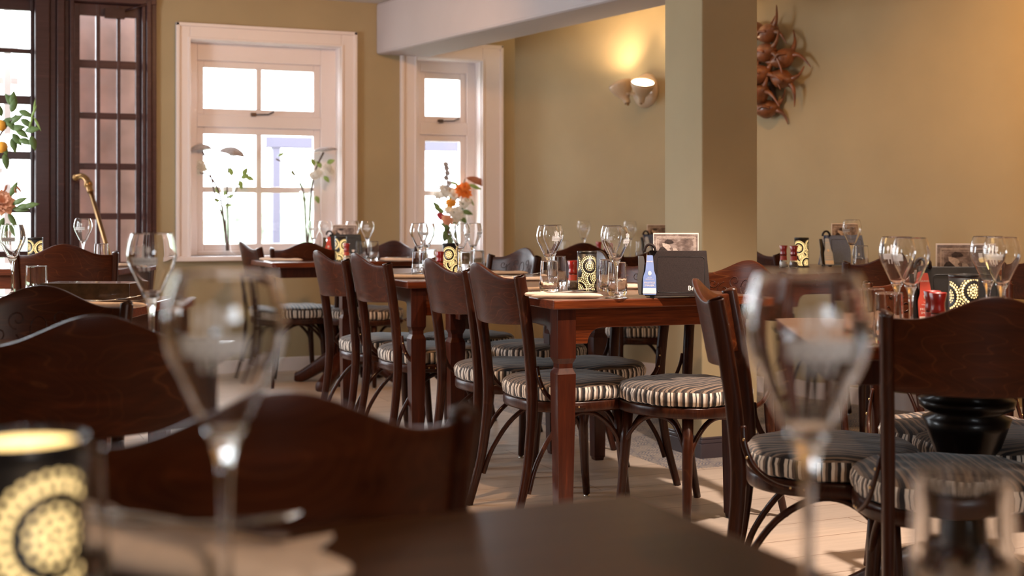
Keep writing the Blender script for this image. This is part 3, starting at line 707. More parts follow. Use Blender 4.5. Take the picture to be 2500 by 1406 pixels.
TU = make_tumbler()
LANT = None
def make_lantern():
    root = empty('candle_lantern'); r, h = .0335, .143
    mb = MB(); mb.lathe([(r, 0), (r, h)], 64); mb.build('perforated_shade', M['lantern'], root, solid=.0006)
    mb = MB(); mb.lathe([(0, 0), (r+.003, 0), (r+.003, .005), (r, .006), (0, .006)], 48); mb.build('base', M['black'], root); mb = MB(); mb.lathe([(r-.001, h-.008), (r+.001, h-.008), (r+.001, h), (r-.001, h), (r-.001, h-.008)], 48); mb.build('rim', M['black'], root)
    mb = MB(); mb.lathe([(r-.003, .008), (r-.003, h-.004)], 32); mb.build('glowing_cup', M['glow'], root, solid=.001)
    return root
LANT = make_lantern()
def make_shaker(fill):
    root = empty('spice_shaker')
    mb = MB(); mb.lathe([(.0005, 0), (.0185, 0), (.0205, .003), (.0205, .018), (.0175, .034), (.0150, .046), (.0150, .066), (.0140, .066), (.0140, .046), (.0165, .034), (.0193, .018), (.0193, .004), (.0005, .003)], 32); mb.build('glass_body', M['glass'], root)
    mb = MB(); mb.lathe([(.0005, .0045), (.0185, .0045), (.0188, .017), (.0165, .029), (.0005, .031)], 24); mb.build('contents', fill, root)
    mb = MB(); mb.lathe([(.0172, .0375), (.0156, .046), (.0155, .058)], 32); mb.build('label', M['red_label'], root)
    mb = MB(); mb.lathe([(.0005, .0665), (.0155, .0665), (.0155, .061), (.0160, .061), (.0160, .068), (.0148, .076), (.0150, .084), (.0195, .105), (.0185, .1065), (.0165, .104), (.0005, .103)], 32); mb.build('grinder_cap', M['red_cap'], root)
    return root
SALT = make_shaker(M['salt']); PEP = make_shaker(M['pepper'])
def make_napkin():
    mb = MB()
    def roll(cx, cy, cz, L, ry, rz, ph, wv):
        n, sg = 26, 16; vs = []
        for i in range(n+1):
            t = i/n; x = -L/2+L*t; k = min(1, (t*(1-t))**.35*1.9)
            for q in range(sg):
                a = 2*PI*q/sg
                vs.append((cx+x, cy+ry*k*math.cos(a)+wv*math.sin(x*30+ph), cz+rz*k*math.sin(a)*(1+.12*math.sin(x*55+a*2+ph))+rz))
        mb.add(vs, [(i*sg+q, i*sg+(q+1) % sg, (i+1)*sg+(q+1) % sg, (i+1)*sg+q) for i in range(n) for q in range(sg)])
        mb.add([vs[q] for q in range(sg)], [tuple(range(sg))]); mb.add(vs[-sg:], [tuple(range(sg))])
    roll(0, -.014, 0, .24, .013, .0085, 0, .0008); roll(.0, .012, 0, .235, .016, .0060, 1, .001)
    roll(-.098, -.004, .005, .075, .022, .0075, 2, .004); roll(-.105, .010, .009, .05, .014, .005, 4, .003); roll(-.07, -.016, .006, .03, .008, .006, 1, .004)
    mb.prism([(.03, .0), (.085, .004), (.055, .052)], .006, .009)
    return mb.build('folded_napkin', M['napkin'])
NAP = make_napkin()
def make_fork():
    mb = MB(); mb.tube([(-.10, 0, .0015), (-.06, 0, .002), (0, 0, .003), (.025, 0, .004)], [.0018, .0016, .0014, .0012], 8, flat=[.006, .005, .003, .003])
    mb.box(.022, .045, -.009, .009, .003, .0055)
    for k in range(4): y = -.0075+.005*k; mb.tube([(.043, y, .0045), (.065, y, .007), (.085, y, .010)], [.0016, .0014, .0006], 6)
    return mb.build('table_fork', M['steel'])
def make_knife():
    mb = MB(); mb.tube([(-.10, 0, .0025), (-.05, 0, .003), (-.005, 0, .003)], [.0025, .003, .002], 8, flat=[.006, .0055, .004])
    mb.prism([(-.006, -.006), (.085, -.008), (.10, .002), (.095, .007), (-.006, .006)], .002, .004)
    return mb.build('table_knife', M['steel'])
FK = make_fork(); KN = make_knife()
def setting(px, D, h, rz, where, fork=True, sc=None):
    p = at(px, D, h+.0005); place(NAP, p, rz, 'folded beige napkin '+where, 'napkin', 'rolled napkins with cutlery', sc)
    c, s = math.cos(rz), math.sin(rz); 
    f = lambda x, y, z: Vector((p.x+c*x-s*y, p.y+s*x+c*y, h+z*(sc[2] if sc else 1)))
    if fork:
        o = place(FK, f(.01, .008, .0185), rz+.25, 'steel fork laid on the napkin '+where, 'fork', 'table forks'); o.rotation_euler[1] = -.06
        o = place(KN, f(-.01, .014, .0165), rz+.06, 'steel knife laid on the napkin '+where, 'knife', 'table knives')
def make_card():
    root = empty('picture_card'); w, z0, z1 = .148, 0, .145
    mb = MB(); mb.box(-w/2, w/2, -.0012, .0012, z0, z1); mb.build('card_stock', M['paper'], root)
    mb = MB(); mb.box(-w/2+.003, w/2-.003, -.0016, -.0012, z0+.003, z1-.004); pr = mb.build('sepia_picture', M['sepia'], root)
    mb = MB(); a, b, t = w/2-.010, z1-.012, .0035
    for off in (0, .0065):
        mb.box(-a+off, a-off, -.0019, -.0016, b-t-off, b-off); mb.box(-a+off, -a+t+off, -.0019, -.0016, .01, b-off); mb.box(a-t-off, a-off, -.0019, -.0016, .01, b-off)
        t = .0012
    for k in range(26): mb.box(-a+.006+k*.0048, -a+.0085+k*.0048, -.0021, -.0019, b-.0032, b-.0006)
    for k in range(14): mb.box(-a+.0006, -a+.003, -.0021, -.0019, b-.012-k*.006, b-.009-k*.006); mb.box(a-.003, a-.0006, -.0021, -.0019, b-.012-k*.006, b-.009-k*.006)
    mb.build('ornamental_border', M['sepia_light'], pr)
    MM = Matrix(((1, 0, 0, 0), (0, 0, 1, -.0024), (0, 1, 0, 0), (0, 0, 0, 1)))
    mb = MB(); mb.prism([(-.058, .02), (-.058, .085), (-.050, .098), (-.040, .100), (-.026, .090), (-.012, .062), (.006, .052), (.012, .04), (.012, .02)], 0, .0004, M=MM)
    mb.prism([(-.036, .118), (-.028, .124), (-.014, .122), (-.006, .115), (-.010, .112), (-.034, .110)], -.0004, .0006, M=MM); mb.build('figure_coat', M['sepia_dark'], pr)
    mb = MB(); mb.prism([(-.044, .112), (-.034, .111), (-.020, .106), (-.016, .098), (-.021, .093), (-.016, .088), (-.024, .084), (-.034, .094), (-.043, .102)], -.0002, .0003, M=MM)
    mb.prism([(-.010, .096), (.002, .094), (.012, .080), (.020, .070), (.014, .064), (.0, .068), (-.010, .080)], -.0004, .0003, M=MM); mb.prism([(-.024, .084), (-.018, .082), (-.020, .06), (-.028, .05)], -.0004, .0003, M=MM)
    mb.prism([(.0, .062), (.016, .060), (.028, .052), (.020, .046), (-.006, .05)], -.0004, .0003, M=MM); mb.build('figure_face_and_hands', M['sepia_light'], pr)
    return root
CARD = make_card()
def bottle_poly(sc=1.0):
    P = [(.0075, .116), (.0085, .112), (.0125, .070), (.0175, .055), (.0185, .048), (.0195, .006), (.0175, 0)]
    P = [(x*sc, z*sc) for (x, z) in P]; return P+[(-x, z) for (x, z) in reversed(P)]
def make_holder(body, tagm, tagcol, brandc):
    root = empty('menu_holder'); w = .205; hz = .152
    def face(s):
        mb = MB(); vs = []
        for (z, y, ww) in ((.006, .056, w/2+.004), (hz, .012, w/2-.010)):
            for dy in (0, -.005):
                for x in (-ww, ww): vs.append((x, s*(y+dy), z))
        mb.add(vs, [(0, 1, 5, 4), (2, 6, 7, 3), (0, 4, 6, 2), (1, 3, 7, 5), (4, 5, 7, 6), (0, 2, 3, 1)], 0, False)
        return mb.build('cover_panel', body, root, bevel=.002)
    fr = face(-1); face(1)
    tilt = math.atan2(.044, hz-.006)
    FM = Matrix.Translation((0, -.056-.0006, .006)) @ Matrix.Rotation(-tilt, 4, 'X')       # front face frame: x right, z up the face
    mb = MB(); a, b0, b1 = w/2-.016, .012, .132
    pts = []
    for (cx, cz, a0) in ((a-.01, b0+.01, -PI/2), (a-.01, b1-.01, 0), (-a+.03, b1-.01, PI/2), (-a+.03, b0+.01, PI)):
        for k in range(5): t = a0+PI/2*k/4; pts.append(FM @ Vector((cx+.01*math.cos(t), 0, cz+.01*math.sin(t))))
    pts.append(pts[0]); mb.tube(pts, .0009, 6); mb.build('stitched_seam', M['black'], fr)
    mb = MB(); mb.box(-w/2+.004, w/2-.004, -.009, .009, .004, .010)
    mb.prism([(-.050, .008), (.050, .008), (.010, hz-.01), (-.010, hz-.01)], -w/2, -w/2+.003, M=Matrix(((0, 0, 1, 0), (1, 0, 0, 0), (0, 1, 0, 0), (0, 0, 0, 1)))); mb.build('linen_lining', M['linen'], root)
    for x in (-w/2+.02, w/2-.02):
        for y in (-.046, .046): mb = MB(); mb.box(x-.007, x+.007, y-.007, y+.007, 0, .008); mb.build('foot', M['black'], root)
    mb = MB(); TP = Matrix.Translation((-w/2+.012, -.0665, .010)) @ Matrix.Rotation(-tilt-.02, 4, 'X') @ Matrix(((1, 0, 0, 0), (0, 0, 1, 0), (0, 1, 0, 0), (0, 0, 0, 1)))
    mb.prism(bottle_poly(1.15), 0, .0022, 0, M=TP); mb.prism([(-.0215, .004), (.0215, .004), (.0205, .022), (-.0205, .022)], -.0008, .0, 1, M=TP)
    tg = mb.build('bottle_tag', [tagm, M['paper']], root, bevel=.0006)
    mb = MB()
    for (s, sz, z) in (('FRUITIGE', .0085, .040), ('SMAKER.', .0085, .031), ('VERKRIJGBAAR', .0040, .052), ('TAP FRIS', .0040, .058), ('BRAND', .0065, .112)):
        vs, fs = text_geo(s, sz); mb.add([TP @ Vector((x, z+y, -.0005)) for (x, y) in vs], fs, 0, False)
    mb.ball((0, 0, 0), (.006, .008, .0006), seg=14, M=TP @ Matrix.Translation((0, .072, -.0003)))
    mb.build('printed_text', M['paper'], tg)
    mb = MB(); mb.prism(bottle_poly(1.12), 0, .002, 0, M=Matrix.Translation((-w/2+.010, -.050, .010)) @ Matrix.Rotation(.40, 4, 'Z') @ Matrix.Rotation(-tilt, 4, 'X') @ Matrix(((1, 0, 0, -.014), (0, 0, 1, 0), (0, 1, 0, 0), (0, 0, 0, 1))))
    mb.build('rear_tag', M['black'], root)
    mb = MB(); P = [(-w/2+.012+.018*math.cos(a), -.016, hz-.004+.024*math.sin(a)) for a in [PI*i/12 for i in range(13)]]
    mb.tube(P, .0045, 8, flat=.010, up=(0, 0, 1)); mb.build('leather_loop', M['black_leather'], root)
    mb = MB(); vs, fs = text_geo('Brand', .022); mb.add([FM @ Vector((x+.059, -.0004, y+.026)) for (x, y) in vs], fs, 0, False)
    sh = [(-.008, .062), (-.004, .059), (0, .063), (.004, .059), (.008, .062), (.0075, .052), (0, .045), (-.0075, .052)]
    mb.add([FM @ Vector((x+.059, -.0004, z-.004)) for (x, z) in sh], [tuple(range(8))], 0, False); mb.build('printed_crest', brandc, fr)
    return root
HB = make_holder(M['black_leather'], M['tag_blue'], None, M['paper'])
HR = make_holder(M['black'], M['tag_red'], None, M['paper'])
HBL = make_holder(M['blue_leather'], M['pale_leather'], None, M['pale_leather'])

# ---- centre table
g = 'wine glasses with printed emblem'; gt = 'water tumblers'
def glass(px, D, h, face, label, sc=None): return place(GL, at(px, D, h+.0004), head(face)+0, label, 'wine glass', g, sc)
def tumb(px, D, h, label, sc=None): return place(TU, at(px, D, h+.0004), random.random()*3, label, 'tumbler', gt, sc)
glass(1338, 4.66, TZ, -50, 'clear wine glass at the left of the lantern on the centre table')
glass(1350, 5.02, TZ, -30, 'clear wine glass directly behind the one left of the lantern')
glass(1505, 4.24, TZ, -60, 'clear wine glass between the lantern and the black menu holder')
glass(1494, 4.72, TZ, 150, 'clear wine glass behind the one between lantern and menu holder')
tumb(1341, 4.50, TZ, 'tumbler with ribbed foot in front of the left wine glass on the centre table')
tumb(1362, 5.0, TZ, 'tumbler behind the left wine glass on the centre table')
tumb(1507, 4.37, TZ, 'tumbler standing nearest the table edge, left of the black menu holder')
tumb(1484, 4.62, TZ, 'tumbler just behind the front one left of the black menu holder')
place(LANT, at(1433, 4.57, TZ+.0004), head(95), 'black perforated candle lantern glowing in the middle of the centre table', 'candle lantern', 'candle lanterns')
place(PEP, at(1399, 4.64, TZ+.0004), 0, 'pepper shaker with red cap left of the lantern on the centre table', 'shaker', 'red capped shakers')
hold = lambda H, px, D, h, phi, lab: place(H, at(px, D, h+.0004), head(phi), lab, 'menu holder', 'menu holders')
def card(px, D, h, phi, lab, sc=None): return place(CARD, at(px, D, h+.0650), head(phi), lab, 'picture card', 'vintage picture cards', sc)
hold(HB, 1655, 4.30, TZ, 8, 'black leather menu holder with blue bottle tag on the centre table')
card(1650, 4.30, TZ, 8, 'sepia picture card standing in the black leather menu holder on the centre table')
setting(1382, 4.24, TZ, head(2), 'nearest the corner of the centre table')
setting(1272, 4.60, TZ, head(3), 'behind the nearest chair on the centre table', False)
setting(1600, 4.75, TZ, head(0), 'behind the black menu holder', False)
setting(1268, 5.35, TZ, head(0), 'at the near edge of the second centre table', True)
# ---- second centre table
glass(1024, 5.86, TZ, -60, 'clear wine glass, left one of the group on the second centre table')
glass(1042, 6.1, TZ, 20, 'clear wine glass half hidden behind the left one on the second table')
glass(1124, 5.65, TZ, -60, 'clear wine glass in front of the bouquet window, right of the lantern')
glass(1155, 6.05, TZ, -60, 'clear wine glass at the right of the group on the second centre table')
tumb(1024, 5.6, TZ, 'tumbler below the left wine glass on the second centre table')
tumb(1050, 6.0, TZ, 'tumbler behind the left one on the second centre table')
tumb(1136, 5.55, TZ, 'tumbler right of the lantern on the second centre table')
tumb(1166, 5.8, TZ, 'tumbler at the right of the second centre table')
place(LANT, at(1099, 5.86, TZ+.0004), head(120), 'black perforated candle lantern glowing on the second centre table', 'candle lantern', 'candle lanterns')
place(SALT, at(1074, 5.8, TZ+.0004), 0, 'salt shaker with red cap left of the lantern on the second centre table', 'shaker', 'red capped shakers')
setting(985, 5.55, TZ, head(0), 'at the left corner of the second centre table')
setting(1225, 5.9, TZ, head(0), 'at the right side of the second centre table', False)
# ---- window table
for (px, D, lab) in ((861, 7.95, 'clear wine glass with emblem, left of the pair below the wide window'), (897, 8.0, 'clear wine glass, right of the pair below the wide window'), (765, 7.9, 'pale wine glass against the bright window, left one'), (795, 7.95, 'pale wine glass against the bright window, right one')):
    glass(px, D, TZ, 0, lab)
tumb(880, 7.75, TZ, 'tumbler between the wine glasses on the window table'); tumb(912, 7.75, TZ, 'tumbler right of the wine glasses on the window table')
hold(HR, 842, 7.85, TZ, 4, 'dark menu holder on the table below the wide window')
card(842, 7.85, TZ, 4, 'dark picture card in the menu holder on the window table')
place(LANT, at(832, 7.62, TZ+.0004), head(60), 'small candle lantern in front of the dark menu holder on the window table', 'candle lantern', 'candle lanterns')
place(SALT, at(846, 7.48, TZ+.0004), 0, 'red capped shaker in front of the lantern on the window table', 'shaker', 'red capped shakers')
setting(985, 7.62, TZ, head(0), 'at the right end of the window table'); setting(690, 7.6, TZ, head(0), 'at the left end of the window table', False)
# ---- table under the wall lamp
glass(1425, 8.0, TZ, 0, 'clear wine glass in front of the pale wall, left one'); glass(1538, 7.9, TZ, 0, 'clear wine glass in front of the pale wall, right one')
tumb(1379, 7.95, TZ, 'tumbler at the left end of the table under the wall lamp'); tumb(1565, 7.75, TZ, 'tumbler beside the pale menu holder under the wall lamp')
place(SALT, at(1462, 7.9, TZ+.0004), 0, 'left one of two red capped shakers under the wall lamp', 'shaker', 'red capped shakers')
place(PEP, at(1480, 7.8, TZ+.0004), 0, 'right one of two red capped shakers under the wall lamp', 'shaker', 'red capped shakers')
hold(HBL, 1607, 7.9, TZ, -20, 'pale blue menu holder left of the pillar under the wall lamp'); card(1607, 7.9, TZ, -20, 'picture card standing in the pale blue menu holder left of the pillar')
# ---- table by the right wall
place(SALT, at(1913, 6.22, T5H+.0004), 0, 'salt shaker with red cap, left of the pair by the right wall', 'shaker', 'red capped shakers')
place(PEP, at(1938, 6.16, T5H+.0004), 0, 'pepper shaker with red cap, right of the pair by the right wall', 'shaker', 'red capped shakers')
place(LANT, at(1957, 6.3, T5H+.0004), head(150), 'glowing candle lantern behind the shakers by the right wall', 'candle lantern', 'candle lanterns')
hold(HBL, 2058, 6.42, T5H, -6, 'blue menu holder on the table by the right wall'); card(2066, 6.42, T5H, -6, 'picture card standing in the blue menu holder by the right wall')
glass(2080, 5.72, T5H, 60, 'clear wine glass in front of the blue menu holder'); tumb(2103, 5.95, T5H, 'tumbler right of the blue menu holder')
# ---- right hand table
glass(2190, 3.04, T6H, 178, 'wine glass with mirrored emblem, left one of the overlapping pair on the right-hand table')
glass(2224, 2.92, T6H, 140, 'wine glass overlapping its neighbour at the left of the right-hand table')
glass(2446, 2.98, T6H, 172, 'wine glass with mirrored lettering in front of the tall picture card')
glass(2412, 3.10, T6H, 200, 'wine glass partly hidden at the right of the picture card')
tumb(2128, 3.02, T6H, 'tumbler behind the nearest right wine glass'); tumb(2170, 2.86, T6H, 'tumbler left of the large chair back on the right-hand table')
place(SALT, at(2276, 3.02, T6H+.0004), 0, 'bright red shaker cap, left one above the large chair back', 'shaker', 'red capped shakers')
place(PEP, at(2290, 2.95, T6H+.0004), 0, 'bright red shaker cap, right one above the large chair back', 'shaker', 'red capped shakers')
place(LANT, at(2353, 3.05, T6H+.0004), head(200), 'black candle lantern with pale dots in front of the tall menu holder', 'candle lantern', 'candle lanterns')
hold(HR, 2338, 3.28, T6H, 2, 'glossy black menu holder on the right-hand table'); card(2358, 3.28, T6H, 2, 'large sepia picture card standing in the glossy black menu holder')
setting(2475, 3.40, T6H, head(5), 'at the right edge of the right-hand table')
# ---- left tables
glass(370, 2.30, TZ, 4, 'blurred wine glass with emblem in front of the glazed door', sc=1.03)
glass(30, 4.22, T8H, 0, 'wine glass with emblem at the left edge'); tumb(89, 3.86, T8H, 'tumbler standing behind the scrollwork chair at the left')
mb = MB(); mb.box(-.135, .135, -.07, .07, 0, .06); mb.box(-.125, .125, -.06, .06, .058, .0605); bxo = mb.build('wooden_box', M['bark_box'], bevel=.004)
bxo.location = at(228, 3.93, T8H+.0004); bxo.rotation_euler = (0, 0, -TH-.05); tag(bxo, 'glossy dark brown wooden box on the left table', 'box')
setting(258, 3.70, T8H, head(0), 'in front of the glossy brown box', True)
glass(203, 6.1, T9H, 4, 'small wine glass in front of the glazed door, above the chair back'); tumb(247, 6.15, T9H, 'tumbler beside the cane at the glazed door')
place(LANT, at(86, 6.05, T9H+.0004), head(40), 'small candle lantern above the chair back at the left', 'candle lantern', 'candle lanterns')
setting(292, 6.25, T9H, head(0), 'at the right end of the table by the glazed doors', False)
# ---- foreground table
glass(550, .892, TZ, 0, 'large blurred wine glass nearest the camera at the left', sc=1.0)
glass(1972, .872, TZ, 0, 'large blurred wine glass nearest the camera at the right')
tumb(146, .88, TZ, 'blurred tumbler behind the near lantern'); tumb(2352, .80, TZ, 'blurred tumbler at the lower right corner')
place(LANT, at(58, .745, TZ+.0004), head(60), 'blurred yellow glowing lantern at the lower left corner', 'candle lantern', 'candle lanterns')
setting(440, 1.00, TZ, -TH-.55, 'blurred in the foreground below the near wine glass', sc=(1.25, 1.9, 1.7))

# ================================================================== WALL LAMP
def wall_lamp():
    c = at(1572, 8.24, 1.80); wn = Vector((-math.cos(math.atan(.3)), -math.sin(math.atan(.3)), 0)); rz = math.atan2(wn.y, wn.x)
    root = empty('wall_lamp', (WX(c.y), c.y, 1.80), rz); tag(root, 'cream twin-spot wall lamp glowing on the right wall', 'wall lamp')
    mb = MB(); mb.lathe([(.0005, .035), (.06, .034), (.095, .024), (.108, .008), (.110, 0), (.0005, 0)], 40, M=Matrix.Rotation(PI/2, 4, 'Y')); mb.build('wall_plate', M['shade'], root)
    mb = MB(); mb.tube([(.03, 0, -.02), (.10, 0, -.025), (.17, .0, -.03)], .009, 10); mb.tube([(.12, -.10, -.045), (.14, 0, -.03), (.12, .10, -.045)], .008, 10)
    mb.build('arm', M['shade'], root)
    for (y, tx, ty, tz) in ((-.03, .10, -.42, 1.0), (.095, .30, .42, 1.0)):
        d = Vector((tx, ty, tz)).normalized(); q = d.to_track_quat('Z', 'X').to_matrix().to_4x4(); Mm = Matrix.Translation((.15, y*1.15, -.045)) @ q
        mb = MB(); mb.lathe([(.0005, -.045), (.020, -.045), (.022, -.035), (.024, -.012), (.042, .012), (.062, .040), (.072, .068), (.076, .090), (.072, .090), (.060, .05), (.0005, .04)], 32, M=Mm); sp_ = mb.build('lamp_shade', M['shade'], root)
        mb = MB(); mb.lathe([(.0005, .078), (.068, .082)], 32, M=Mm); mb.build('reflector', M['bulb'], sp_)
        mb = MB(); mb.ball((0, 0, 0), .009, M=Mm @ Matrix.Translation((0, 0, -.052))); mb.build('knob', M['brass'], sp_)
        e = root.matrix_basis if False else None
        R2 = Matrix.Translation(root.location) @ Matrix.Rotation(rz, 4, 'Z') @ Mm
        l = bpy.data.lights.new('lamp_light', 'SPOT'); l.energy = 21; l.color = (1, .68, .38); l.spot_size = math.radians(130); l.spot_blend = .8; l.shadow_soft_size = .04
        lo = bpy.data.objects.new('lamp_light', l); COL.objects.link(lo); lo.matrix_world = R2 @ Matrix.Translation((0, 0, .095)) @ Matrix.Rotation(PI, 4, 'X')
wall_lamp()
# ================================================================== HORNED WALL SCULPTURE
def sculpture():
    c = at(1885, 7.45); rz = math.atan2(-math.sin(math.atan(.3)), -math.cos(math.atan(.3)))
    root = empty('wall_sculpture', (WX(c.y), c.y, 1.87), rz); tag(root, 'cluster of brown horned pods hanging on the right wall beside the pillar', 'wall sculpture')
    # local x away from the wall, y along the wall (towards picture right = +y), z up
    rr = random.Random(3)
    pods = [(.10, .02, .17, .30), (.07, -.10, .20, -.2), (.12, .02, .06, .1), (.09, .12, .02, .5), (.13, -.02, -.06, .2), (.08, .10, -.09, -.3), (.11, -.04, -.17, .4), (.07, -.14, .05, -.5), (.08, -.15, -.12, .2), (.05, -.03, -.25, .1), (.06, -.24, .10, .2), (.06, -.24, -.05, .2)]
    for (x, y, z, tw) in pods:
        mb = MB(); R = Matrix.Translation((x, y, z)) @ Matrix.Rotation(tw, 4, 'X') @ Matrix.Rotation(rr.uniform(-.4, .4), 4, 'Z')
        mb.ball((0, 0, 0), (.055, .078, .048), seg=20)
        mb.v = [tuple(R @ Vector((a, b*(1+.10*math.sin(c_*60)), c_*(1+.15*math.cos(b*40))))) for (a, b, c_) in mb.v]
        for s, up in ((1, 1), (1, -1), (-1, 1)):
            L = rr.uniform(.8, 1.2)
            P = smooth_path([(0, s*.05, up*.01), (.005, s*.085, up*.028), (.0, s*.105, up*.065*L), (-.005, s*.118, up*.120*L)], 4)
            mb.tube([R @ Vector(p) for p in P], [.018*(1-.86*i/(len(P)-1)) for i in range(len(P))], 8)
        mb.tube([R @ Vector(p) for p in smooth_path([(.045, -.03, 0), (.065, 0, .01), (.05, .04, -.005)], 4)], .008, 8)
        mb.build('horned_pod', M['pod'], root)
    mb = MB(); mb.tube([(.0, 0, .22), (.03, 0, .1), (.04, -.02, -.05), (.0, 0, -.24)], .015, 8); mb.tube([(.0, -.25, .08), (.04, -.1, .05), (.0, .1, .0)], .012, 8); mb.build('mounting_branch', M['stem'], root)
sculpture()
# ================================================================== CANE
p0, p1 = at(216, 7.80, 1.20), at(366, 7.42, 0.012); root = empty('walking_cane', p1); tag(root, 'brass-handled cane leaning against the glazed door', 'cane')
L = lambda v: Vector(v)-p1
mb = MB(); mb.tube([L(p1), L(p0)], [.010, .014], 10); mb.build('cane_shaft', M['brass'], root)
e = p0; a = at(210, 7.82, 1.235); b = at(199, 7.84, 1.25); c = at(186, 7.86, 1.243)
mb = MB(); mb.tube(smooth_path([L(p0-(p0-p1)*.04), L(e), L(a), L(b), L(c)], 4), .019, 10); mb.ball(L(p0), .027); mb.ball(L(c), .022); mb.build('cane_handle', M['brass'], root)

# ================================================================== FLOWERS
def leaf(mb, base, d, n, L, w, mi=0):
    base = Vector(base); d = Vector(d).normalized(); n = Vector(n); s = d.cross(n).normalized(); n = s.cross(d).normalized()
    vs = []; k = 7
    for i in range(k+1):
        t = i/k; ww = w*math.sin(PI*min(1, t*1.02))**.8*(1-.25*t); c = base+d*L*t-n*L*.25*t*t
        vs += [c-s*ww+n*ww*.25, c, c+s*ww+n*ww*.25]
    fs = [(i*3+j, i*3+j+1, (i+1)*3+j+1, (i+1)*3+j) for i in range(k) for j in (0, 1)]
    mb.add(vs, fs, mi)
def bloom(mb, c, r, petals, mi=0, up=(0, -.4, 1), layers=2, cup=.5):
    up = Vector(up).normalized(); a0 = up.orthogonal().normalized(); b0 = up.cross(a0)
    for l in range(layers):
        for k in range(petals):
            t = 2*PI*(k+.5*l)/petals; d = (a0*math.cos(t)+b0*math.sin(t))*(1-.35*l)+up*(cup+.35*l)
            leaf(mb, c, d, up, r*(1-.15*l), r*.42, mi)
def solidify(o, t=.0008):
    m = o.modifiers.new('solid', 'SOLIDIFY'); m.thickness = t; return o
def make_stem(name, pts, r, label, cat, group, parts):
    root = empty(name, pts[0]); tag(root, label, cat, group); o0 = Vector(pts[0])
    mb = MB(); mb.tube(smooth_path([Vector(p)-o0 for p in pts], 4), r, 7); mb.build('stem', M['stem'], root)
    for (nm, mat, fn) in parts:
        mb = MB(); fn(mb, o0); solidify(mb.build(nm, mat, root))
    return root
def vase(px, D, z, h, r, label, mat='vase'):
    p = at(px, D, z+.0005); mb = MB()
    mb.lathe([(.0005, 0), (r*1.15, 0), (r*1.2, .01), (r*.5, h*.06), (r*.28, h*.20), (r*.45, h*.55), (r*1.1, h), (r*1.04, h), (r*.40, h*.55), (r*.22, h*.20), (.0005, .05)], 32)
    o = mb.build('glass_vase', M[mat], loc=p); tag(o, label, 'vase'); return p
def zz(y, D): return HC+(YH-y)/F*D
WD = 8.36
def wp(px, y, D): return at(px, D, zz(y, D))
# wide window, left vase
D1 = 8.46
vase(556, D1, .755, .47, .045, 'slender glass vase at the left of the wide window sill')
B = wp(556, 612, D1)
gf = 'flower stems in the window vases'
def leaves(lst, D, L=.05, w=.014):
    def f(mb, o0):
        for (px, y, dx, dz) in lst: leaf(mb, wp(px, y, D)-o0, (dx*CT, -dx*ST-.2, dz), (0, -1, .3), L, w)
    return f
def umbel(px, y, D, rx, rz, tilt=0):
    def f(mb, o0):
        c = wp(px, y, D)-o0; prof = [(1.0, -.25), (.96, .0), (.8, .45), (.5, .8), (.2, 1.0), (.01, 1.02)]
        Mx = Matrix.Translation(c) @ Matrix.Rotation(-TH, 4, 'Z') @ Matrix.Rotation(tilt, 4, 'Y') @ Matrix.Diagonal((rx, rx, rz, 1))
        mb.lathe([(r_, z_) for (r_, z_) in prof], 36, M=Mx, fn=lambda a, z: 1+.09*math.sin(a*5+px)+.05*math.sin(a*13)); mb.lathe([(1.0, -.25), (.6, -.1), (.1, -.5)], 36, M=Mx, fn=lambda a, z: 1+.09*math.sin(a*5+px)+.05*math.sin(a*13))
    return f
def blooms(lst, D, r, petals=9, layers=3, cup=.5):
    def f(mb, o0):
        for (px, y) in lst: bloom(mb, wp(px, y, D)-o0, r, petals, 0, (-.1, -.8, .5), layers, cup)
    return f
make_stem('cut_flower', [B, wp(548, 540, D1), wp(530, 495, D1), wp(510, 410, D1), wp(494, 366, D1)], .0055, 'stem with grey flat flower head at the far left of the window', 'flower', gf, [('flower_head', M['grey_cap'], umbel(488, 364, D1, .078, .032, -.15)), ])
make_stem('cut_flower', [B+Vector((.005, 0, 0)), wp(556, 520, D1), wp(555, 440, D1), wp(561, 380, D1)], .005, 'stem with a wide grey flat flower head, right one in the left vase', 'flower', gf, [('flower_head', M['grey_cap'], umbel(568, 374, D1, .078, .040, .22))])
make_stem('cut_flower', [B+Vector((-.005, 0, 0)), wp(545, 530, D1), wp(535, 470, D1), wp(512, 430, D1), wp(484, 420, D1)], .0065, 'branch with white blossoms at the left of the wide window', 'flower', gf, [('blossom', M['white_petal'], blooms([(472, 395), (478, 420), (492, 412), (470, 440), (488, 402)], D1, .040)), ('foliage', M['leaf_light'], leaves([(508, 415, -1, .3), (480, 405, -1, 0), (535, 475, -.4, .8), (545, 478, .6, .8), (538, 492, -.8, .3), (548, 500, .9, 0), (556, 484, .8, .6)], D1))])
make_stem('cut_flower', [B+Vector((.0, .004, 0)), wp(552, 510, D1), wp(575, 470, D1), wp(585, 435, D1)], .003, 'leafy twig with three green leaves in the left vase', 'flower', gf, [('foliage', M['leaf_light'], leaves([(566, 430, -.2, 1), (588, 436, 1, .6), (585, 440, .2, -.8), (600, 432, .9, -.3), (592, 428, .5, .8)], D1, .06, .02)), ])
